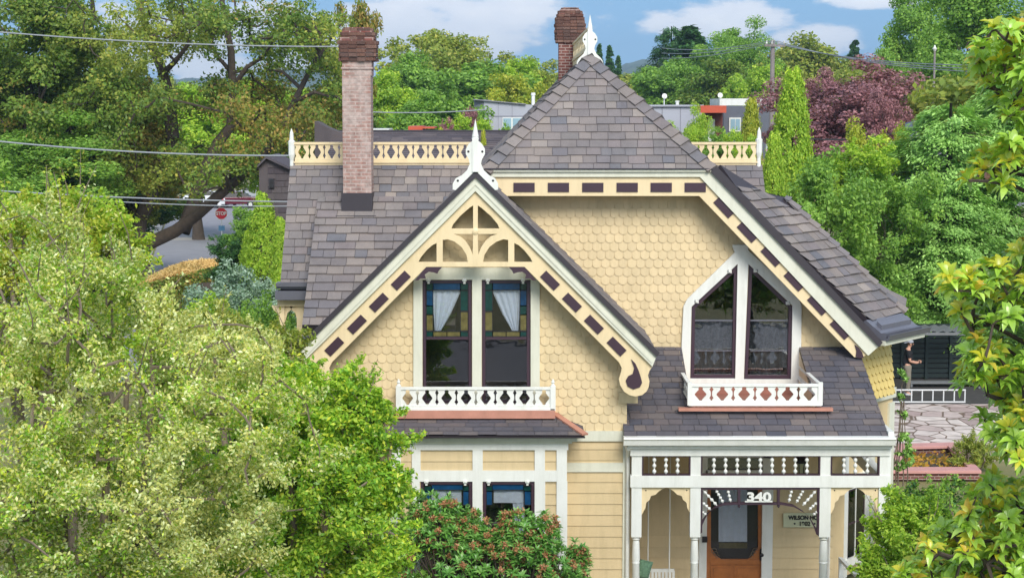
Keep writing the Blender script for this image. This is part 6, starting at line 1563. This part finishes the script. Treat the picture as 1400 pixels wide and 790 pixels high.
for (px, py) in ((1335,82),(1368,86),(1374,78),(1393,98),(1350,240)):
    m2 = MB(); p = W(px, py, 17.3); m2.lathe(p-V((0,0,.04)), p+V((0,0,.05)), [(0,.01),(.2,.028),(.6,.03),(.9,.015),(1,.003)], 10); m2.build('seed_pod', M['pink'], mag, smooth=True)
# bushes with reddish seed heads under the bay window
def seedbush(name, label, humps, Y, n, seed):
    rg = np.random.default_rng(seed); root = V((W(sum(h[0] for h in humps)/len(humps),790,Y).x, Y, 0)); o = empty(name, root, label, 'bush')
    cen = []; ax = []; lob = [lobe(h[0], h[1], Y, h[2], h[3]) for h in humps]
    for _ in range(n):
        l_ = lob[rg.integers(len(lob))]; d = unit(rg.normal(size=(1,3)))[0]; d[1] = -abs(d[1]) if rg.uniform() < .7 else d[1]; u = rg.uniform(.72,1.02)
        c = V((l_[0]+d[0]*l_[3]*u, l_[1]+d[1]*l_[4]*u, l_[2]+d[2]*l_[5]*u)); 
        if c.z < .4: continue
        cen.append(c); ax.append((d[0]*.6, d[1]*.6, d[2]*.5+.8))
    co, idx = rosettes(rg, cen, ax, 11, .125, .30, 1.2, [0]*len(cen), droop=.15)
    link('crown', fastmesh_merge('crown', co-np.array(root), [LEAF['rhod']], idx), None, o)
    hd = [c for c in cen if rg.uniform() < .3]; P = []; 
    for c in hd: P.append(np.array(c)+np.array([0,-.03,.05])+unit(rg.normal(size=(60,3)))*rg.uniform(.3,1,(60,1))*.07)
    P = np.concatenate(P); me = fastmesh('seed_heads', leaf_quads(rg, P-np.array(root), rg.normal(size=P.shape), .03, .8), 4, LEAF['redseed']); q_ = link('seed_heads', me, None, o)
    mb = MB(); 
    for c in cen[::2]: s = root+V((rg.normal()*.2, rg.normal()*.1, .0)); mb.tube([s, s.lerp(c,.55)+V((rg.normal()*.1,.1,.1)), c], [.02,.013,.006], 5, cap=False)
    mb.build('stems', M['bark'], o, smooth=True); return o
seedbush('seed_head_bush', 'bush with reddish seed heads in front of the left bay window', [(620,778,84,84),(600,718,36,46),(645,735,26,42),(660,792,70,80)], 28.4, 420, 81)
seedbush('seed_head_bush', 'bush with reddish seed heads in front of the right bay window', [(700,786,66,76),(706,738,32,44),(738,742,28,44),(740,796,56,56)], 28.2, 400, 82)
seedbush('seed_head_bush', 'small low bush with reddish seed heads at the right corner of the bay', [(776,780,34,28),(790,770,14,34)], 28.6, 90, 83)
near_tree('dark_bush', 'dark green bush under the seed-head bushes at bottom centre', 'bush', (W(600,800,29.2).x, 29.2, 0), [lobe(600,770,29.2,90,80), lobe(690,800,29.2,90,60), lobe(560,720,29.4,36,50)], 120, .12, .25, 16000, .08, ['mid','deep'], 84, twig=20, mixer=gmix())
# dry grass bank by the street
rg = np.random.default_rng(91); Yg = 78; dg = empty('dry_hedge', V((W(262,400,Yg).x, Yg, 0)), 'straw-coloured dry clipped hedge beside the side street', 'hedge')
n = 22000; u = rg.uniform(-1,1,n); v = rg.uniform(-1,1,n); c = W(258,385,Yg); sx2 = 52*Yg/F
X = c.x+u*sx2+v*.2; Yy = Yg+v*2.4+u*1.0; Z = 2.2+.25*u+.25*np.cos(u*2.1)-.25*v**2+rg.normal(size=n)*.05
P = np.stack([X,Yy,Z],1); Nn = rg.normal(size=(n,3))*.6+[0,-.3,.8]
me = fastmesh('dry_top', leaf_quads(rg, P-np.array(dg.location), Nn, .16, .2), 4, LEAF['dry']); link('dry_top', me, None, dg)
n = 9000; u = rg.uniform(-1,1,n); Z = rg.uniform(0,2.15,n); P = np.stack([c.x+u*sx2, Yg-2.3+u*1.0+rg.normal(size=n)*.12, Z+.35*u],1)
me = fastmesh('leafy_side', leaf_quads(rg, P-np.array(dg.location), rg.normal(size=(n,3))+[0,-1,.2], .12, .5), 4, [LEAF['rust'], LEAF['oak']], rg.integers(0,2,n)); link('leafy_side', me, None, dg)
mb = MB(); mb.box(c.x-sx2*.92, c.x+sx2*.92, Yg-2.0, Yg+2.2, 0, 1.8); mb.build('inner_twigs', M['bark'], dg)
# ================================================================== SKY, SUN, CAMERA
w = bpy.data.worlds.new('World'); scene.world = w; w.use_nodes = True; nt = w.node_tree; nt.nodes.clear()
SUN_EL, SUN_AZ = R(38), R(166)              # azimuth clockwise from +Y
out = nt.nodes.new('ShaderNodeOutputWorld'); bg = nt.nodes.new('ShaderNodeBackground'); bg.inputs[1].default_value = SKY_S
sky = nt.nodes.new('ShaderNodeTexSky'); sky.sky_type = 'NISHITA'; sky.sun_disc = False; sky.sun_elevation = SUN_EL; sky.sun_rotation = SUN_AZ; sky.altitude = 50; sky.air_density = 1.15; sky.dust_density = 0.3; sky.ozone_density = .6
tc = nt.nodes.new('ShaderNodeTexCoord'); sep = nt.nodes.new('ShaderNodeSeparateXYZ'); nt.links.new(tc.outputs['Generated'], sep.inputs[0])
def mth(op, a, b=None, clamp=False):
    n = nt.nodes.new('ShaderNodeMath'); n.operation = op; n.use_clamp = clamp
    for i, x in enumerate((a, b)):
        if x is None: continue
        if isinstance(x, (int, float)): n.inputs[i].default_value = x
        else: nt.links.new(x, n.inputs[i])
    return n.outputs[0]
cbv = nt.nodes.new('ShaderNodeCombineXYZ'); nt.links.new(sep.outputs[0], cbv.inputs[0]); nt.links.new(sep.outputs[1], cbv.inputs[1]); nt.links.new(mth('ADD', mth('MAXIMUM', sep.outputs[2], 0.0), .38), cbv.inputs[2])
nt.links.new(cbv.outputs[0], sky.inputs['Vector']) if 'Vector' in sky.inputs else None
yy = mth('MAXIMUM', mth('ABSOLUTE', sep.outputs[1]), .02)
az = mth('DIVIDE', sep.outputs[0], yy); el = mth('DIVIDE', sep.outputs[2], yy)
front = mth('GREATER_THAN', sep.outputs[1], 0.0)
mp = nt.nodes.new('ShaderNodeMapping'); mp.inputs['Scale'].default_value = (1,1,2.6); nt.links.new(tc.outputs['Generated'], mp.inputs[0])
ns = nd(nt, 'ShaderNodeTexNoise', Scale=20, Detail=12, Roughness=.6); nt.links.new(mp.outputs[0], ns.inputs['Vector'])
nb2 = nd(nt, 'ShaderNodeTexNoise', Scale=3.0, Detail=6, Roughness=.55); nt.links.new(mp.outputs[0], nb2.inputs['Vector'])
mask = None
for (px, py, rx, ry) in ((620,28,190,58),(700,20,60,36),(480,70,150,50),(1000,32,115,32),(1095,55,80,24),(1165,2,80,14),(250,60,220,60),(900,-30,300,22)):
    ca = (px-700)/F; ce = (145-py)/F
    dx = mth('DIVIDE', mth('SUBTRACT', az, ca), rx/F); dy = mth('DIVIDE', mth('SUBTRACT', el, ce), ry/F)
    d = mth('SUBTRACT', 1.0, mth('ADD', mth('MULTIPLY', dx, dx), mth('MULTIPLY', dy, dy)))
    d = mth('MULTIPLY', mth('MAXIMUM', d, -1.2), front); mask = d if mask is None else mth('MAXIMUM', mask, d)
# out of view: large-noise broken cloud, added bright to light the facade
high = mth('MULTIPLY', mth('SUBTRACT', nb2.outputs[0], .47), 4.0)
near_h = mth('MULTIPLY', mth('GREATER_THAN', .12, el), front)
base_ = mth('MAXIMUM', mask, mth('SUBTRACT', high, mth('MULTIPLY', near_h, 5.0)))
dens = mth('ADD', mth('MULTIPLY', base_, .55), mth('MULTIPLY', mth('SUBTRACT', ns.outputs[0], .5), 2.2))
cl_ = nt.nodes.new('ShaderNodeMapRange'); cl_.interpolation_type = 'SMOOTHSTEP'; cl_.inputs['From Min'].default_value = -.02; cl_.inputs['From Max'].default_value = .32; nt.links.new(dens, cl_.inputs[0])
cc2 = ramp(nt, [(.0, (.62,.68,.80)), (.5, (.80,.84,.92)), (1, (1.0,1.0,1.0))]); sh_ = mth('ADD', mth('MULTIPLY', dens, .55), .25, True); nt.links.new(sh_, cc2.inputs[0])
ccs = nt.nodes.new('ShaderNodeMix'); ccs.data_type = 'RGBA'; ccs.blend_type = 'MULTIPLY'; ccs.inputs[0].default_value = 1; nt.links.new(cc2.outputs[0], ccs.inputs[6]); cm_ = mth('ADD', mth('MULTIPLY', near_h, -.2*CLOUD), CLOUD); cgb = nt.nodes.new('ShaderNodeCombineXYZ'); [nt.links.new(cm_, cgb.inputs[i]) for i in range(3)]; nt.links.new(cgb.outputs[0], ccs.inputs[7])
mxs = nt.nodes.new('ShaderNodeMix'); mxs.data_type = 'RGBA'; nt.links.new(cl_.outputs[0], mxs.inputs[0]); tnt = nt.nodes.new('ShaderNodeMix'); tnt.data_type = 'RGBA'; tnt.blend_type = 'MULTIPLY'; tnt.inputs[0].default_value = 1; tnt.inputs[7].default_value = (1.12, 1.32, 1.28, 1); nt.links.new(sky.outputs[0], tnt.inputs[6]); nt.links.new(tnt.outputs[2], mxs.inputs[6]); nt.links.new(ccs.outputs[2], mxs.inputs[7])
nt.links.new(mxs.outputs[2], bg.inputs[0]); nt.links.new(bg.outputs[0], out.inputs[0])
sl_ = bpy.data.lights.new('sun', 'SUN'); sl_.energy = SUN_E; sl_.angle = R(SUN_A); sl_.color = (1, .955, .88)
so = bpy.data.objects.new('sun', sl_); col.objects.link(so)
dirn = V((math.sin(SUN_AZ)*math.cos(SUN_EL), math.cos(SUN_AZ)*math.cos(SUN_EL), math.sin(SUN_EL)))
so.rotation_euler = dirn.to_track_quat('Z', 'Y').to_euler(); so.location = dirn*100
if HAZE:
    mb = MB(); mb.box(-4200, 4200, -400, 3400, -1, 120); hz = mb.build('haze', None, None)
    m, nt, out = newmat('haze'); pv = nt.nodes.new('ShaderNodeVolumePrincipled'); pv.inputs['Color'].default_value = (.60,.80,1,1); pv.inputs['Density'].default_value = HAZE; pv.inputs['Anisotropy'].default_value = .3
    nt.links.new(pv.outputs[0], out.inputs['Volume']); hz.data.materials.append(m); hz['kind'] = 'stuff'
cam = bpy.data.cameras.new('camera'); cam.sensor_width = 36; cam.sensor_fit = 'HORIZONTAL'; cam.lens = F/1400*36; cam.clip_start = .5; cam.clip_end = 20000
co_ = bpy.data.objects.new('camera', cam); col.objects.link(co_); co_.location = (0, 0, CZ); co_.rotation_euler = (math.pi/2-TH, 0, 0); scene.camera = co_
vs_ = scene.view_settings; vs_.view_transform = 'Standard'; vs_.look = 'None'; vs_.gamma = 1; vs_.use_curve_mapping = False; vs_.exposure = EXPO
scene.cycles.use_denoising = True; scene.cycles.max_bounces = 6; scene.cycles.transparent_max_bounces = 12; scene.cycles.volume_bounces = 0
